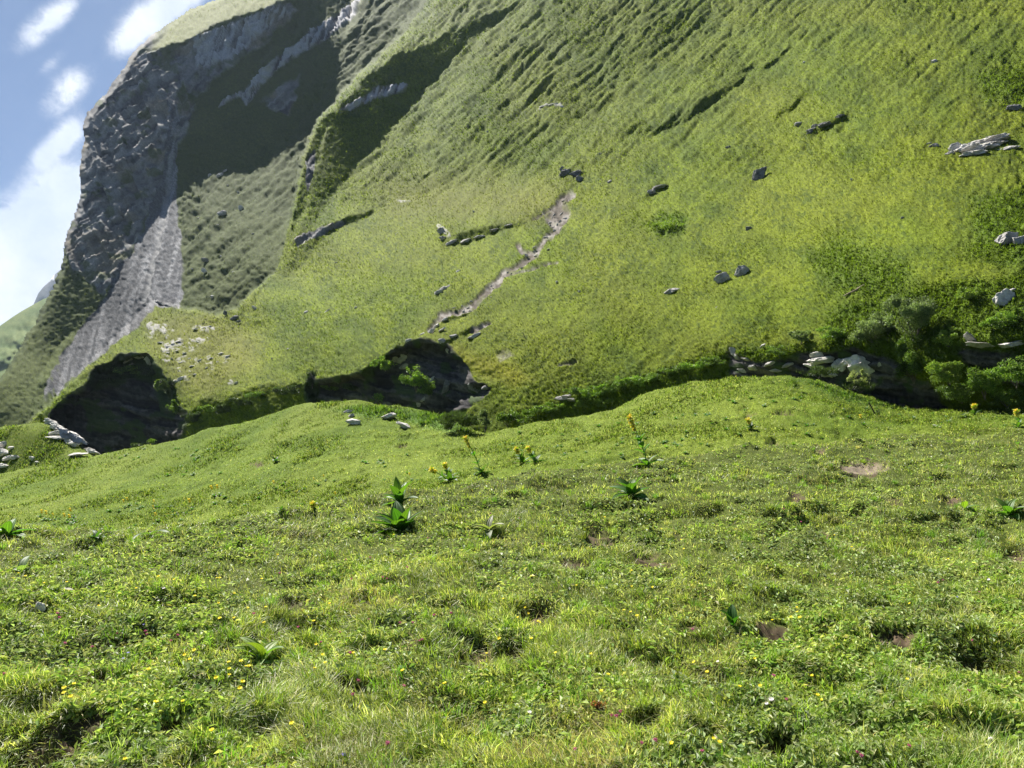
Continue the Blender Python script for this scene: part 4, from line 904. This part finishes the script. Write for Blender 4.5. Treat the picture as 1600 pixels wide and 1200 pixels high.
# ------------------------------------------------------------------ shrubs
def shrub(name, label, u, v, w, h, cols, cat='bush', where='far', leaf=2.4, dens=1.0, group=None, blobs=9, upright=0.0, seed=0, deep=.7, stems=True, fwd=.25):
    """crown of many small leaves on clumps carried by limbs; (u, v) is the centre of the crown in the photograph"""
    rr = np.random.default_rng(seed + int(u * 7 + v))
    if where == 'far': c, s0, nn_ = far(u, v + h * .3)
    else: c, d_ = med(u, v + h * .5); s0 = d_ / FPX
    dpt = float(c @ Fv) - fwd * h * s0; c = pt(np.array(u), np.array(v), np.array(dpt)); base = pt(np.array(u + .05 * w), np.array(v + h * .5), np.array(dpt + .1 * h * s0))
    root = empty(name, base, label, cat, group)
    # clumps
    bc = rr.normal(size=(blobs * 5, 3)); bc /= np.linalg.norm(bc, axis=1, keepdims=True); bc *= rr.uniform(.25, .86, (len(bc), 1)); bc = bc[bc[:, 2] > -.6][:int(blobs * 1.9)]
    br = rr.uniform(.16, .38, len(bc))
    n = int(w * h * 1.15 * dens * 2.4 / leaf ** 1.6 * 3.0)
    kb = rr.integers(0, len(bc), n); dv = rr.normal(size=(n, 3)); dv /= np.linalg.norm(dv, axis=1, keepdims=True)
    rad = rr.uniform(.25, 1, n) ** .45
    q = bc[kb] + dv * (br[kb] * rad * rr.uniform(.75, 1.15, n))[:, None]
    gp = fbm2(q[:, 0] * 3 + seed, q[:, 2] * 3 + q[:, 1] * 2, 3, 5); kp = gp > -.2; q, dv, kb = q[kp], dv[kp], kb[kp]; n = len(q)
    P_ = q[:, :1] * Rv * w * .5 * s0 + q[:, 2:] * Uv * h * .5 * s0 + q[:, 1:2] * Fv * max(w, h) * .5 * deep * s0
    P_ = P_ + (c - base)
    nn_ = dv * .6 + rr.normal(0, .6, (n, 3)); nn_ /= np.linalg.norm(nn_, axis=1, keepdims=True)
    cc = np.array(cols)[rr.integers(0, len(cols), n)] * rr.uniform(.7, 1.3, (n, 1)) * (1 + .18 * rr.normal(size=(len(bc), 1)))[kb].clip(.6, 1.5)
    ll = leaf * s0 * rr.uniform(.7, 1.3, n)
    if upright:
        upv_ = Uv * .8 + dv * .5; upv_ = upv_ / np.linalg.norm(upv_, axis=1, keepdims=True)
        fo = blades('foliage', P_, upv_, ll * 2.0, ll * .4, rr.uniform(0, .5, n), np.clip(cc, .01, .9), 1, M_LEAF)
    else: fo = leaves('foliage', P_, nn_, ll, ll * .55, np.clip(cc, .01, .9))
    fo.parent = root
    if stems:
        pths = []
        for k in range(min(5, len(bc))):
            e = bc[k]; tip = e[0] * Rv * w * .42 * s0 + e[2] * Uv * h * .42 * s0 + e[1] * Fv * h * .3 * s0 + (c - base)
            m_ = tip * .5 + Rv * rr.normal() * .04 * w * s0; pths.append((np.array([-Uv * h * .04 * s0, m_ * .5, m_, tip]), np.array([1.0, .7, .5, .2]) * max(.5, h / 60) * s0))
        v_, f_ = tube_mesh(pths, 6); mesh_obj('stem', v_, f_, M_BARK, parent=root)
    return root
GREY = [(.17,.23,.11),(.26,.32,.17),(.10,.14,.06)]; GRN = [(.15,.26,.04),(.24,.34,.06),(.08,.15,.025)]; DRK = [(.045,.075,.024),(.065,.095,.032),(.035,.055,.02)]
LIM = [(.20,.30,.05),(.28,.36,.07),(.13,.21,.035)]; MID = [(.11,.18,.03),(.17,.25,.05),(.06,.11,.022)]; PALE = [(.34,.38,.18),(.26,.31,.12),(.42,.45,.26)]
shrub('willow_bush', 'largest grey green willow bush above the right ravine', 1424, 490, 96, 84, GREY, seed=1, blobs=14, dens=1.1)
shrub('willow_bush', 'spreading grey green willow bush leaning left over the ravine', 1362, 512, 86, 52, GREY, seed=2, blobs=12)
shrub('bush', 'dark hanging bush under the large willow, over the ravine', 1425, 560, 66, 74, MID, seed=3, blobs=12, fwd=.1)
shrub('willow_bush', 'small grey bush alone at the left top of the right ravine', 1250, 524, 40, 28, GREY, seed=4)
shrub('bush', 'yellow green rounded bush right of the ravine mouth', 1480, 580, 66, 46, LIM, fwd=1.2, seed=5, blobs=12)
shrub('bush', 'low dim bush under the yellow green one by the brink', 1500, 612, 70, 34, MID, seed=6, fwd=1.6)
shrub('bush', 'dark bush with sunlit leaf tips at the right edge over the ravine', 1585, 580, 70, 50, GRN, fwd=1.2, seed=7, blobs=12)
shrub('bush', 'dark bush below the long overhanging rock', 1535, 596, 74, 52, GRN, fwd=1.2, seed=8, blobs=12)
shrub('bush', 'lowest dark bush on the brink at far right', 1570, 622, 76, 28, MID, seed=9, fwd=1.5)
shrub('bush', 'pale yellowish bush at the brink in front of the lit ravine ledges', 1338, 590, 42, 30, PALE, where='med', seed=10, leaf=2.0)
shrub('dwarf_pine', 'low dark dwarf pine creeping left of the pale brink bush', 1275, 582, 76, 18, DRK, where='med', seed=11, upright=1)
shrub('dwarf_pine', 'low dark dwarf pine creeping under the pale brink bush', 1342, 605, 60, 18, DRK, where='med', seed=12, upright=1)
shrub('dwarf_pine', 'broad dark dwarf pine in the dip below the middle cave', 712, 658, 78, 36, DRK, where='med', seed=13, upright=1, blobs=14, dens=1.2)
shrub('willow_bush', 'grey green bush touching the dwarf pine on its right', 757, 654, 30, 38, GREY, where='med', seed=14)
shrub('bush', 'round dark bush at the foot of the slope right of the dip', 792, 652, 44, 32, MID, seed=15)
shrub('bush', 'green bush filling the left part of the middle cave', 648, 592, 46, 40, GRN, seed=16, blobs=12, fwd=2.2)
shrub('bush', 'green bush on the left wall of the middle cave below the lip', 600, 568, 40, 24, GRN, seed=17, fwd=2.2)
shrub('bush', 'dim bush at the bottom of the middle cave', 668, 608, 38, 26, MID, seed=18, fwd=2.5)
shrub('bush', 'narrow dark bush standing up on the gorge lip left of the middle cave', 487, 588, 22, 36, DRK, seed=19)
shrub('bush', 'small green bush on the gorge floor left of the middle cave', 592, 622, 24, 16, GRN, seed=20, fwd=2.5)
ORD = 'first second third fourth fifth sixth seventh eighth ninth tenth eleventh twelfth thirteenth'.split()
for k, (u, v, w, h) in enumerate(sorted([(822,650,40,22),(850,640,44,18),(868,634,34,14),(905,612,40,18),(935,612,46,22),(962,606,40,20),(990,596,46,20),(1020,590,40,18),(1052,580,44,18),(1085,572,44,16),(1118,566,40,16),(940,630,40,16),(915,632,38,12)])):
    shrub('bank_bush', ORD[k] + ' bush from the left in the dark belt along the middle gorge bank', u, v, w * 1.5, h * 1.1, (MID, MID, GRN)[k % 3], seed=30 + k, group='bushes in a belt along the middle gorge bank', stems=False, blobs=7, leaf=2.2)
for k, (u, v, w, h) in enumerate([(302,652,26,26),(325,640,34,22),(348,638,30,20),(378,626,36,18),(408,618,34,18),(440,612,34,16),(462,608,22,18),(520,606,36,14),(550,604,40,14)]):
    shrub('wall_bush', ORD[k] + ' bush from the left on the gorge wall between the two caves', u, v, w * 1.5, h, (DRK, MID, DRK)[k % 3], seed=60 + k, group='bushes clinging to the gorge wall between the caves', stems=False, blobs=6, leaf=2.2)
for k, (u, v, w, h) in enumerate(sorted([(196,578,50,16),(232,582,34,20),(262,606,24,34),(160,592,40,14),(272,634,20,26),(250,600,20,24)])):
    shrub('cave_bush', ORD[k] + ' dim bush from the left in the upper rim of the left cave', u, v, w * 1.2, h, (DRK, MID)[k % 2], seed=80 + k, group='bushes hanging in the rim of the left cave', stems=False, blobs=6, leaf=2.2, fwd=1.6)
shrub('bush', 'low leafy green clump on the slope under the grey outcrop', 1040, 350, 62, 26, LIM, seed=90, leaf=2.0, dens=.6, fwd=.05, stems=False)
shrub('bush', 'leafy light green bush left of the big pale slab', 1518, 458, 56, 28, LIM, seed=91)
shrub('bush', 'broad light green bush between the big pale slab and the overhanging rock', 1560, 502, 78, 30, GRN, seed=92)
shrub('bush', 'green bush right of the large willow', 1480, 525, 56, 34, LIM, seed=93)
shrub('bush', 'small green bush at the right edge below the big pale slab', 1594, 490, 30, 30, LIM, seed=94)
shrub('bush', 'tiny dark bush on the meadow brink before the left cave', 236, 690, 20, 9, MID, where='med', seed=95, stems=False)
shrub('bush', 'thin dark bush on the brink left of its tiny neighbour, before the left cave', 212, 695, 26, 6, DRK, where='med', seed=96, stems=False)
shrub('bush', 'dark low bush beside the thick fence stake', 1372, 645, 12, 8, DRK, where='med', seed=97, stems=False)
shrub('bush', 'wispy dark bush on the meadow brink at top of the grassy hump', 1243, 602, 24, 16, MID, where='med', seed=98, upright=1, dens=.5, stems=False)
shrub('bush', 'dark bush on the gorge lip above the right ravine opening', 1300, 520, 60, 24, GRN, seed=99)
shrub('bush', 'dark bush hanging left over the lit ravine ledges', 1215, 548, 50, 18, MID, seed=100)
shrub('bilberry_shrub', 'small shrub with rusty red leaves in the near grass at lower centre', 935, 1102, 30, 20, [(.36,.14,.07),(.42,.20,.10),(.16,.18,.04)], where='med', seed=101, leaf=4.5, dens=1.6, stems=False, fwd=0)
# ------------------------------------------------------------------ gentians: broad ribbed leaves, some with flower spikes
def mat_gent():
    m, q, b, o = principled('gentian_leaf', .5, .35)
    at = q.new('ShaderNodeAttribute', attribute_name='col'); q.l.new(at.outputs['Color'], b.inputs['Base Color'])
    t = q.new('ShaderNodeBsdfTranslucent'); c = q.mix(1.0, at.outputs['Color'], (1.6, 1.9, .5), 'MULTIPLY'); q.l.new(c, t.inputs[0])
    mx = q.new('ShaderNodeMixShader'); mx.inputs[0].default_value = .38
    q.l.new(b.outputs[0], mx.inputs[1]); q.l.new(t.outputs[0], mx.inputs[2]); q.l.new(mx.outputs[0], o.inputs[0]); return m
M_GENT = mat_gent()
M_YEL = mat_attr('yellow_petals', .6, .3, .25, (1.1, 1.1, .6)); M_PINK = mat_attr('coloured_petals', .6, .3, .35, (1.2, 1, 1.2))
def leaf_geo(length, width, rise, bend, nl=10, nw=8, rib=.05, cup=.35):
    """one broad leaf along +x starting at 0, with parallel ribs"""
    t = np.linspace(0, 1, nl); s = np.linspace(-1, 1, nw * 2 + 1)
    wprof = np.sin(np.clip(t, 0, 1) ** .8 * pi) ** .75 * (1 - .25 * t); wprof[0] = .12; wprof[-1] = 0.0
    a = rise - bend * t; dx = np.cos(a); dz = np.sin(a)
    x = np.concatenate([[0], np.cumsum((dx[1:] + dx[:-1]) / 2)]) / (nl - 1) * length; z = np.concatenate([[0], np.cumsum((dz[1:] + dz[:-1]) / 2)]) / (nl - 1) * length
    X, Y = np.meshgrid(x, s, indexing='ij'); hw = (wprof * width / 2)[:, None]
    up = cup * np.abs(s)[None] ** 1.2 * hw + rib * width * .5 * np.cos(s * pi * 4)[None] * (wprof[:, None])
    VX = X - np.sin(a)[:, None] * up; VY = s[None] * hw * (1 + 0 * X); VZ = z[:, None] + np.cos(a)[:, None] * up
    v = np.stack([VX, VY, VZ], -1).reshape(-1, 3); n1_ = len(s); i = np.arange(nl * n1_).reshape(nl, n1_)
    f = np.stack([i[:-1, :-1], i[1:, :-1], i[1:, 1:], i[:-1, 1:]], -1).reshape(-1, 4)
    sh = .9 + .16 * np.cos(s * pi * 4)[None] * np.ones((nl, 1)); sh = np.where(np.abs(s)[None] < .07, 1.35, sh)
    return v, f, sh.reshape(-1)
def basis(upv, yaw):
    upv = upv / np.linalg.norm(upv); a = np.cross(upv, np.array([.02, 1, .1])); a /= np.linalg.norm(a); b = np.cross(upv, a)
    X = a * cos(yaw) + b * sin(yaw); return np.stack([X, np.cross(upv, X), upv])
GUP = Uv * .62 + np.array([0, 0, .38]); GUP /= np.linalg.norm(GUP)
def flower_ball(P_, r, n, rr, cols, nrm=None, elong=1.0, ax=None):
    d = rr.normal(size=(n, 3)); d /= np.linalg.norm(d, axis=1, keepdims=True)
    if ax is not None: d = d + ax * (d @ ax)[:, None] * (elong - 1)
    return P_ + d * r * rr.uniform(.25, .8, (n, 1)), d / np.linalg.norm(d, axis=1, keepdims=True), pal(n, cols, [1] * len(cols))
YC = [(.88, .76, .12), (.80, .66, .08), (.92, .84, .26)]
def gentian(label, u, v, nleaf, llen, rise=(.5, 1.1), stem=None, col=(.055, .13, .02), seed=0, whorls=3, pairs=2, wr=.42, yaw0=None, bend=.9, lean=.1):
    """(u, v): foot of the plant; stem: (u, v) of the top of the flower spike"""
    rr = np.random.default_rng(seed + 500); c, d_ = med(u, v); root = empty('yellow_gentian' if stem else 'gentian', c, label, 'plant')
    if stem and seed < 23: llen = max(llen, 13 * d_ / FPX)
    y0 = rr.uniform(0, 2 * pi) if yaw0 is None else yaw0
    llen *= 1.5 if seed in (1, 2, 3) else (1.6 if 10 <= seed <= 14 or seed == 4 else 1.05 if seed < 20 else 1.0)
    for k in range(nleaf):
        yw = y0 + k * 2.4 + rr.normal() * .25; tier = k / max(nleaf - 1, 1)
        rs_ = rise[0] + (rise[1] - rise[0]) * tier + rr.normal() * .12
        Bm = basis(GUP + Uv * .0 - Rv * lean, yw); v_, f_, sh = leaf_geo(llen * rr.uniform(.75, 1.1), llen * wr * rr.uniform(.85, 1.15), rs_, bend * rr.uniform(.6, 1.2))
        cc = (np.array(col) * rr.uniform(.8, 1.25) * np.array([rr.uniform(.9, 1.3), 1, 1]))[None] * sh[:, None]
        mesh_obj('leaf', v_ @ Bm + GUP * .02 * tier, f_, M_GENT, {'col': cc}, parent=root)
    if stem:
        top = pt(np.array(stem[0]), np.array(stem[1]), np.array(d_)) - c; hgt_ = np.linalg.norm(top)
        tt_ = np.linspace(0, 1, 9)[:, None]; pth = top * tt_ + Rv * (.035 * hgt_ * np.sin(tt_ * pi))
        v_, f_ = tube_mesh([(pth, np.linspace(.9, .6, 9) * max(.012, .9 * d_ / FPX))], 8)
        mesh_obj('stem', v_, f_, M_GENT, {'col': np.tile(np.array(col) * 1.6, (len(v_), 1))}, parent=root)
        ax = top / hgt_
        for k in range(pairs):
            t_ = .18 + .42 * (k + .5) / pairs; pos = pth[int(round(t_ * 8))]
            for s_ in (0, pi):
                Bm = basis(ax, y0 + k * 1.57 + s_); v2_, f2_, sh = leaf_geo(llen * .62 * (1 - .3 * k / pairs), llen * .34, 1.05, .7)
                mesh_obj('stem_leaf', v2_ @ Bm + pos, f2_, M_GENT, {'col': (np.array(col) * 1.4)[None] * sh[:, None]}, parent=root)
        for k in range(whorls):
            t_ = 1 - .34 * k / max(whorls, 1); pos = top * t_
            rad = min(max(.07, 4.6 * d_ / FPX), .32 * hgt_) * (1 - .10 * k) * (.9 if whorls > 3 else 1)
            for s_ in (0, pi):                                      # two bracts cup each whorl
                Bm = basis(ax, y0 + k * 1.57 + s_); v2_, f2_, sh = leaf_geo(rad * 2.3, rad * 1.5, .9, .6)
                mesh_obj('bract', v2_ @ Bm + pos - ax * rad * .7, f2_, M_GENT, {'col': (np.array([.16, .22, .03]))[None] * sh[:, None]}, parent=root)
            Pp, dn_, cf = flower_ball(pos, rad, 150, rr, YC)
            o = leaves('flower_whorl', Pp, np.cross(dn_, rr.normal(size=dn_.shape)), np.full(150, rad * .55), np.full(150, rad * .24), cf, M_YEL); o.parent = root
    return root
gentian('dark gentian rosette with nine broad leaves, nearest of the two at left of centre', 628, 832, 12, .25, (.45, 1.4), seed=1, wr=.5, bend=.55)
gentian('bright gentian rosette just behind the dark one at left of centre', 626, 788, 9, .25, (.5, 1.4), col=(.07, .16, .025), seed=2)
gentian('gentian rosette with one upright leaf below the tallest flower spike', 988, 776, 10, .25, (.3, 1.4), col=(.06, .14, .022), seed=3)
gentian('tallest yellow gentian, slender leaning spike right of centre', 1012, 728, 5, .24, (.4, 1.0), stem=(984, 652), seed=4, col=(.075, .16, .025), pairs=4, whorls=4)
gentian('drooping grey green gentian leaves right of the dark rosette', 764, 830, 7, .20, (.2, 1.0), col=(.16, .20, .10), seed=5)
gentian('young gentian with pale upright leaves in the near grass at left', 412, 1034, 6, .19, (.5, 1.35), col=(.13, .22, .04), seed=6)
gentian('small dark gentian with three leaves low in the near grass right of centre', 1146, 978, 3, .13, (.9, 1.3), col=(.035, .10, .015), seed=7, wr=.55)
gentian('gentian rosette with upright leaves at the right edge of the near meadow', 1578, 806, 8, .26, (.3, 1.25), col=(.075, .16, .025), seed=8)
gentian('two leaved gentian seedling left of the rosette at the right edge', 1508, 796, 3, .18, (.5, .9), col=(.12, .22, .03), seed=9)
gentian('yellow gentian left of the tallest, spike before the dark dwarf pine', 752, 740, 7, .22, (.3, 1.2), stem=(727, 684), seed=10, pairs=2, whorls=4)
gentian('short yellow gentian with the thickest spike, left of the close pair', 704, 752, 7, .22, (.4, 1.3), stem=(674, 734), seed=11, pairs=1, whorls=2)
gentian('short yellow gentian flowering low behind the thick spike', 702, 748, 5, .20, (.5, 1.3), stem=(695, 726), seed=12, pairs=1, whorls=2)
gentian('left one of the close pair of short yellow gentians at centre', 818, 724, 6, .20, (.4, 1.2), stem=(807, 702), seed=13, pairs=1, whorls=2)
gentian('right one of the close pair of short yellow gentians at centre', 838, 724, 7, .20, (.4, 1.2), stem=(825, 700), seed=14, pairs=1, whorls=2)
gentian('flat gentian with two long pale leaves at left behind the near grass', 235, 838, 5, .30, (.1, .5), col=(.13, .20, .07), seed=15, wr=.3)
gentian('clump of gentian leaves at the very left edge of the near meadow', 12, 838, 9, .30, (.2, 1.1), col=(.08, .17, .03), seed=16)
gentian('dark low gentian clump right of the one at the left edge', 152, 842, 9, .13, (.1, .9), col=(.05, .12, .025), seed=17)
gentian('gentian with pale leaves at left edge above the cream stone', 35, 896, 5, .18, (.2, .9), col=(.14, .22, .10), seed=18)
gentian('pale grey gentian leaves lying right above the cream stone', 88, 925, 4, .16, (.1, .7), col=(.24, .29, .20), seed=19)
gentian('orange tipped yellow gentian at the right edge below the ravine', 1592, 668, 7, .34, (.3, 1.3), stem=(1588, 642), seed=20, pairs=1, whorls=3, col=(.06, .14, .02))
gentian('orange tipped gentian on the brink under the dark bushes at right', 1523, 648, 7, .40, (.4, 1.3), stem=(1522, 634), seed=21, pairs=1, whorls=2, col=(.05, .11, .02))
gentian('small orange flowering gentian on the middle meadow right of the tallest', 1174, 670, 8, .36, (.3, 1.2), stem=(1169, 656), seed=22, pairs=1, whorls=2, col=(.035, .09, .015))
gentian('small yellow gentian left of the bright rosette, further back', 492, 802, 7, .10, (.3, 1.2), stem=(488, 787), seed=23, pairs=1, whorls=2)
gentian('small gentian left of the small yellow one, further back', 440, 800, 7, .10, (.3, 1.2), seed=24)
gentian('lone dark gentian tuft far back on the left middle meadow', 431, 722, 7, .62, (.4, 1.2), seed=25, col=(.03, .08, .012))
gentian('light leaved gentian right beside the foot of the tallest spike', 1041, 700, 5, .24, (.5, 1.3), seed=26, col=(.13, .24, .03))
gentian('wispy gentian on the brink before the ravine mouth', 1505, 652, 6, .42, (.2, 1.0), seed=27, col=(.09, .15, .04))
gentian('thin gentian with a bare dry stalk right of the thick stake', 1462, 668, 6, .38, (.2, .9), seed=28, col=(.10, .17, .05))

# distant ones: one leafy and one flowering kind, copied with shared meshes
def far_gentian(flower, k0):
    vs, fs, cs, off = [], [], [], 0; rr = np.random.default_rng(k0)
    for k in range(8):
        Bm = basis(GUP, k * 2.4); v_, f_, sh = leaf_geo(1, .42, .25 + .13 * k, .8, 5, 1, .0, .3)
        vs.append(v_ @ Bm * .5 * rr.uniform(.7, 1.1)); fs.append(f_ + off); off += len(v_); cs.append(np.tile(np.array((.045, .105, .018)) * rr.uniform(.7, 1.5), (len(v_), 1)))
    o = mesh_obj('distant_gentian', np.concatenate(vs), np.concatenate(fs), M_GENT, {'col': np.concatenate(cs)}, smooth=False)
    if flower:
        for t_ in (.75, .95):
            Pp, dn_, cf = flower_ball(GUP * t_ - Rv * .25 * t_, .11, 40, rr, YC)
            q = leaves('flower_whorl', Pp, dn_, np.full(40, .12), np.full(40, .07), cf, M_YEL); q.parent = o
    return o
GP = [far_gentian(False, 1), far_gentian(True, 2)]; first = [True, True]
rr = np.random.default_rng(42); pts_ = []
for (u0, u1, v0, v1, n, pf) in [(60,130,806,820,14,.55),(130,330,786,830,30,.15),(260,345,700,745,16,0),(170,320,700,720,6,0),(430,530,750,810,20,.2),(330,420,770,800,9,.1),(640,700,735,752,5,.1),(880,1120,640,712,30,.04),(960,1080,690,715,10,0),(1100,1330,620,690,22,0),(1330,1600,640,668,10,.1),(800,900,690,715,8,0),(760,880,655,700,8,0),(560,680,700,760,8,0),(590,610,720,735,3,0),(1240,1420,585,640,8,0)]:
    for k in range(n): pts_.append((rr.uniform(u0, u1), rr.uniform(v0, v1), rr.uniform() < pf))
for (u, v, fl) in pts_:
    c, d_ = med(u, v)
    if d_ < 12: continue
    fl = int(fl)
    if first[fl]: o = GP[fl]; first[fl] = False
    else:
        o = GP[fl].copy(); COL.objects.link(o)
        for ch in GP[fl].children:
            q = ch.copy(); q.parent = o; COL.objects.link(q)
    s_ = d_ / FPX * rr.uniform(9, 17) * (1.0 if d_ > 30 else .8); s_ = min(s_, .75)
    o.location = tuple(c); o.scale = (s_, s_, s_); o.rotation_euler = (0, 0, rr.uniform(0, 6.28) if not fl else rr.uniform(-.6, .6))
    tag(o, 'small gentian in yellow flower scattered far out on the meadow' if fl else 'small dark green gentian tuft scattered far out on the meadow', 'plant', 'flowering gentians far out on the meadow' if fl else 'leafy gentians far out on the meadow')

# ------------------------------------------------------------------ meadow flowers
def blossom(kind, k0):
    rr = np.random.default_rng(k0); vs = []
    pth = np.array([[0, 0, 0], [.004, 0, .03], [0, .004, .06], [.002, 0, .085]])
    v_, f_ = tube_mesh([(pth, np.array([.0012, .0011, .001, .0009]))], 5)
    st = mesh_obj(kind + '_flower', v_, f_, M_GENT, {'col': np.tile((.12, .2, .04), (len(v_), 1))})
    top = np.array([.002, 0, .086])
    if kind in ('yellow', 'white', 'violet'):
        n = {'yellow': 14, 'white': 16, 'violet': 9}[kind]; r_ = {'yellow': .017, 'white': .018, 'violet': .013}[kind]
        cols = {'yellow': [(.95, .74, .03), (.95, .82, .08)], 'white': [(.85, .85, .8)], 'violet': [(.28, .25, .75), (.4, .33, .8)]}[kind]
        P_ = np.tile(top, (n, 1)); vs, fs = [], []
        for k in range(n):
            a_ = k * 2 * pi / n * 2 + rr.normal() * .1; tl = .15 if k < n / 2 else .55
            dvec = np.array([cos(a_) * cos(tl), sin(a_) * cos(tl), sin(tl)]); sd = np.array([-sin(a_), cos(a_), 0])
            vs += [top, top + dvec * r_ * .6 + sd * r_ * .28, top + dvec * r_, top + dvec * r_ * .6 - sd * r_ * .28]; fs += [[4 * k, 4 * k + 1, 4 * k + 2], [4 * k, 4 * k + 2, 4 * k + 3]]
        cc = np.repeat(pal(n, cols, [1] * len(cols)), 4, 0)
        mesh_obj('blossom', np.array(vs), np.array(fs), M_YEL if kind == 'yellow' else M_PINK, {'col': cc.clip(0, 1)}, smooth=False, parent=st)
    else:
        d = rr.normal(size=(60, 3)); d[:, 2] = np.abs(d[:, 2]) * 1.1 - .3; d /= np.linalg.norm(d, axis=1, keepdims=True)
        o = leaves('blossom', top + d * .006, np.cross(d, rr.normal(size=d.shape)), np.full(60, .010), np.full(60, .0035), pal(60, [(.58, .14, .28), (.66, .28, .42), (.45, .12, .22)], [2, 1, 1]).clip(0, 1), M_PINK); o.parent = st
    return st
FY = [(27,902),(41,906),(72,914),(106,915),(150,951),(212,925),(250,907),(275,910),(305,938),(341,946),(340,909),(365,932),(369,969),(389,957),(349,975),(114,1078),(107,1084),(107,1092),(114,1101),(234,1057),(291,1027),(300,1036),(311,1021),(357,1051),(361,1047),(355,1062),(342,1064),(377,1044),(384,1050),(387,1051),(372,1075),(372,1084),(289,1102),(240,1113),(337,1155),(195,1196),
 (416,957),(516,950),(491,979),(417,981),(492,1012),(500,1031),(510,1044),(490,1053),(550,1026),(601,1025),(637,1060),(791,942),(782,1000),(764,1031),(701,1081),(761,1104),(459,1140),(407,912),
 (822,953),(824,960),(814,971),(843,976),(839,980),(832,1007),(875,1026),(984,920),(1020,922),(975,961),(990,962),(994,972),(922,1026),(947,1068),(940,1090),(988,1135),(1051,1172),(1109,1165),(1121,1175),(1106,1059),(1150,1084),(1190,1078),(1177,1029),(1095,1043),
 (1245,952),(1234,968),(1253,966),(1254,974),(1211,980),(1429,950),(1271,1062),(1274,1097),(1284,1097),(1419,1069),(1302,838),(1299,844),(1329,862),(1494,842),(1479,878),(431,870),(269,866),(341,909),(862,730),(654,784),(618,838),(944,812),(1018,817),(1033,831),(1154,832),(1062,847),(1071,864),(987,894),(900,921),(1310,744),(1228,694),(1405,770),(1440,786),(1465,787)]
FP = [(91,967),(92,974),(232,992),(230,998),(187,997),(274,1007),(272,1000),(399,969),(2,1064),(96,1015),(149,1019),(602,908),(606,910),(551,912),(579,974),(624,979),(644,983),(535,992),(469,989),(547,1032),(557,1076),(557,1091),(660,1006),(664,1007),(702,966),(686,971),(605,1170),(500,1010),(626,1084),(442,902),(1080,990),(976,1121),(962,1124),(969,1132),(999,1169),(1025,1172),(905,1182),(1104,1190),(1468,916),(1475,907),(1529,930),(1528,1006),(1594,1055),(1515,1092),(1415,1179),(1336,1190),(1331,1184),(1209,1068),(1230,1101),(733,764),(668,844),(770,805),(812,812),(636,894),(578,876),(547,878),(1163,717),(1020,706),(1028,706),(850,857),(1226,801),(1253,823),(1575,800)]
FW = [(1204,1104),(1545,911),(1125,1041),(1199,1104),(257,924),(250,945),(820,1125),(1553,1165)]
FV = [(529,1196),(1491,939),(192,1036),(205,1030),(232,978)]
for kind, ps, lb, gr_ in (('yellow', FY, 'small bright yellow flower in the near meadow grass', 'yellow flowers in the near meadow'), ('pink', FP, 'small pink clover like flower in the near meadow grass', 'pink flowers in the near meadow'),
                          ('white', FW, 'small white flower in the near meadow grass', 'white flowers in the near meadow'), ('violet', FV, 'small violet flower in the near meadow grass', 'violet flowers in the near meadow')):
    proto = blossom(kind, 5)
    for k, (u, v) in enumerate(ps):
        c, d_ = med(u, v + 8 * 5 / max(1862 / (v - 590), 4)); s_ = rr.uniform(.8, 1.15) * (1 + .01 * d_)
        if k == 0: o = proto
        else:
            o = proto.copy(); COL.objects.link(o)
            for ch in proto.children: q = ch.copy(); q.parent = o; COL.objects.link(q)
        o.location = tuple(c + GUP * .01); o.scale = (s_ * .68,) * 3; o.rotation_euler = (rr.normal() * .25 + .25, ROLL * .5 + rr.normal() * .2, rr.uniform(0, .9))
        tag(o, lb, 'flower', gr_)

# ------------------------------------------------------------------ air
allc = np.concatenate([Vtx[keep.ravel()], Pm.reshape(-1, 3)[::37]]); pk = pt(np.array([-160., 300, -160, 300]), np.array([400., 400, 770, 770]), np.full(4, 3500.)); allc = np.concatenate([allc, pk])
lo_, hi_ = allc.min(0), allc.max(0); lo_ = lo_ - np.array([40, 30, 1.5]); hi_ = hi_ + np.array([60, 60, 12])
bx = np.array([[x, y, z] for x in (lo_[0], hi_[0]) for y in (lo_[1], hi_[1]) for z in (lo_[2], hi_[2])])
mh = bpy.data.materials.new('haze'); mh.use_nodes = True; qh = NT(mh.node_tree)
for n in list(qh.n): qh.n.remove(n)
pv = qh.new('ShaderNodeVolumePrincipled'); pv.inputs['Color'].default_value = (.62, .78, 1, 1); pv.inputs['Density'].default_value = HAZE; pv.inputs['Anisotropy'].default_value = .35
oh = qh.new('ShaderNodeOutputMaterial'); qh.l.new(pv.outputs[0], oh.inputs['Volume'])
hz = mesh_obj('haze', bx, np.array([[0, 1, 3, 2], [4, 6, 7, 5], [0, 4, 5, 1], [2, 3, 7, 6], [0, 2, 6, 4], [1, 5, 7, 3]]), mh, smooth=False); tag(hz, kind='stuff')
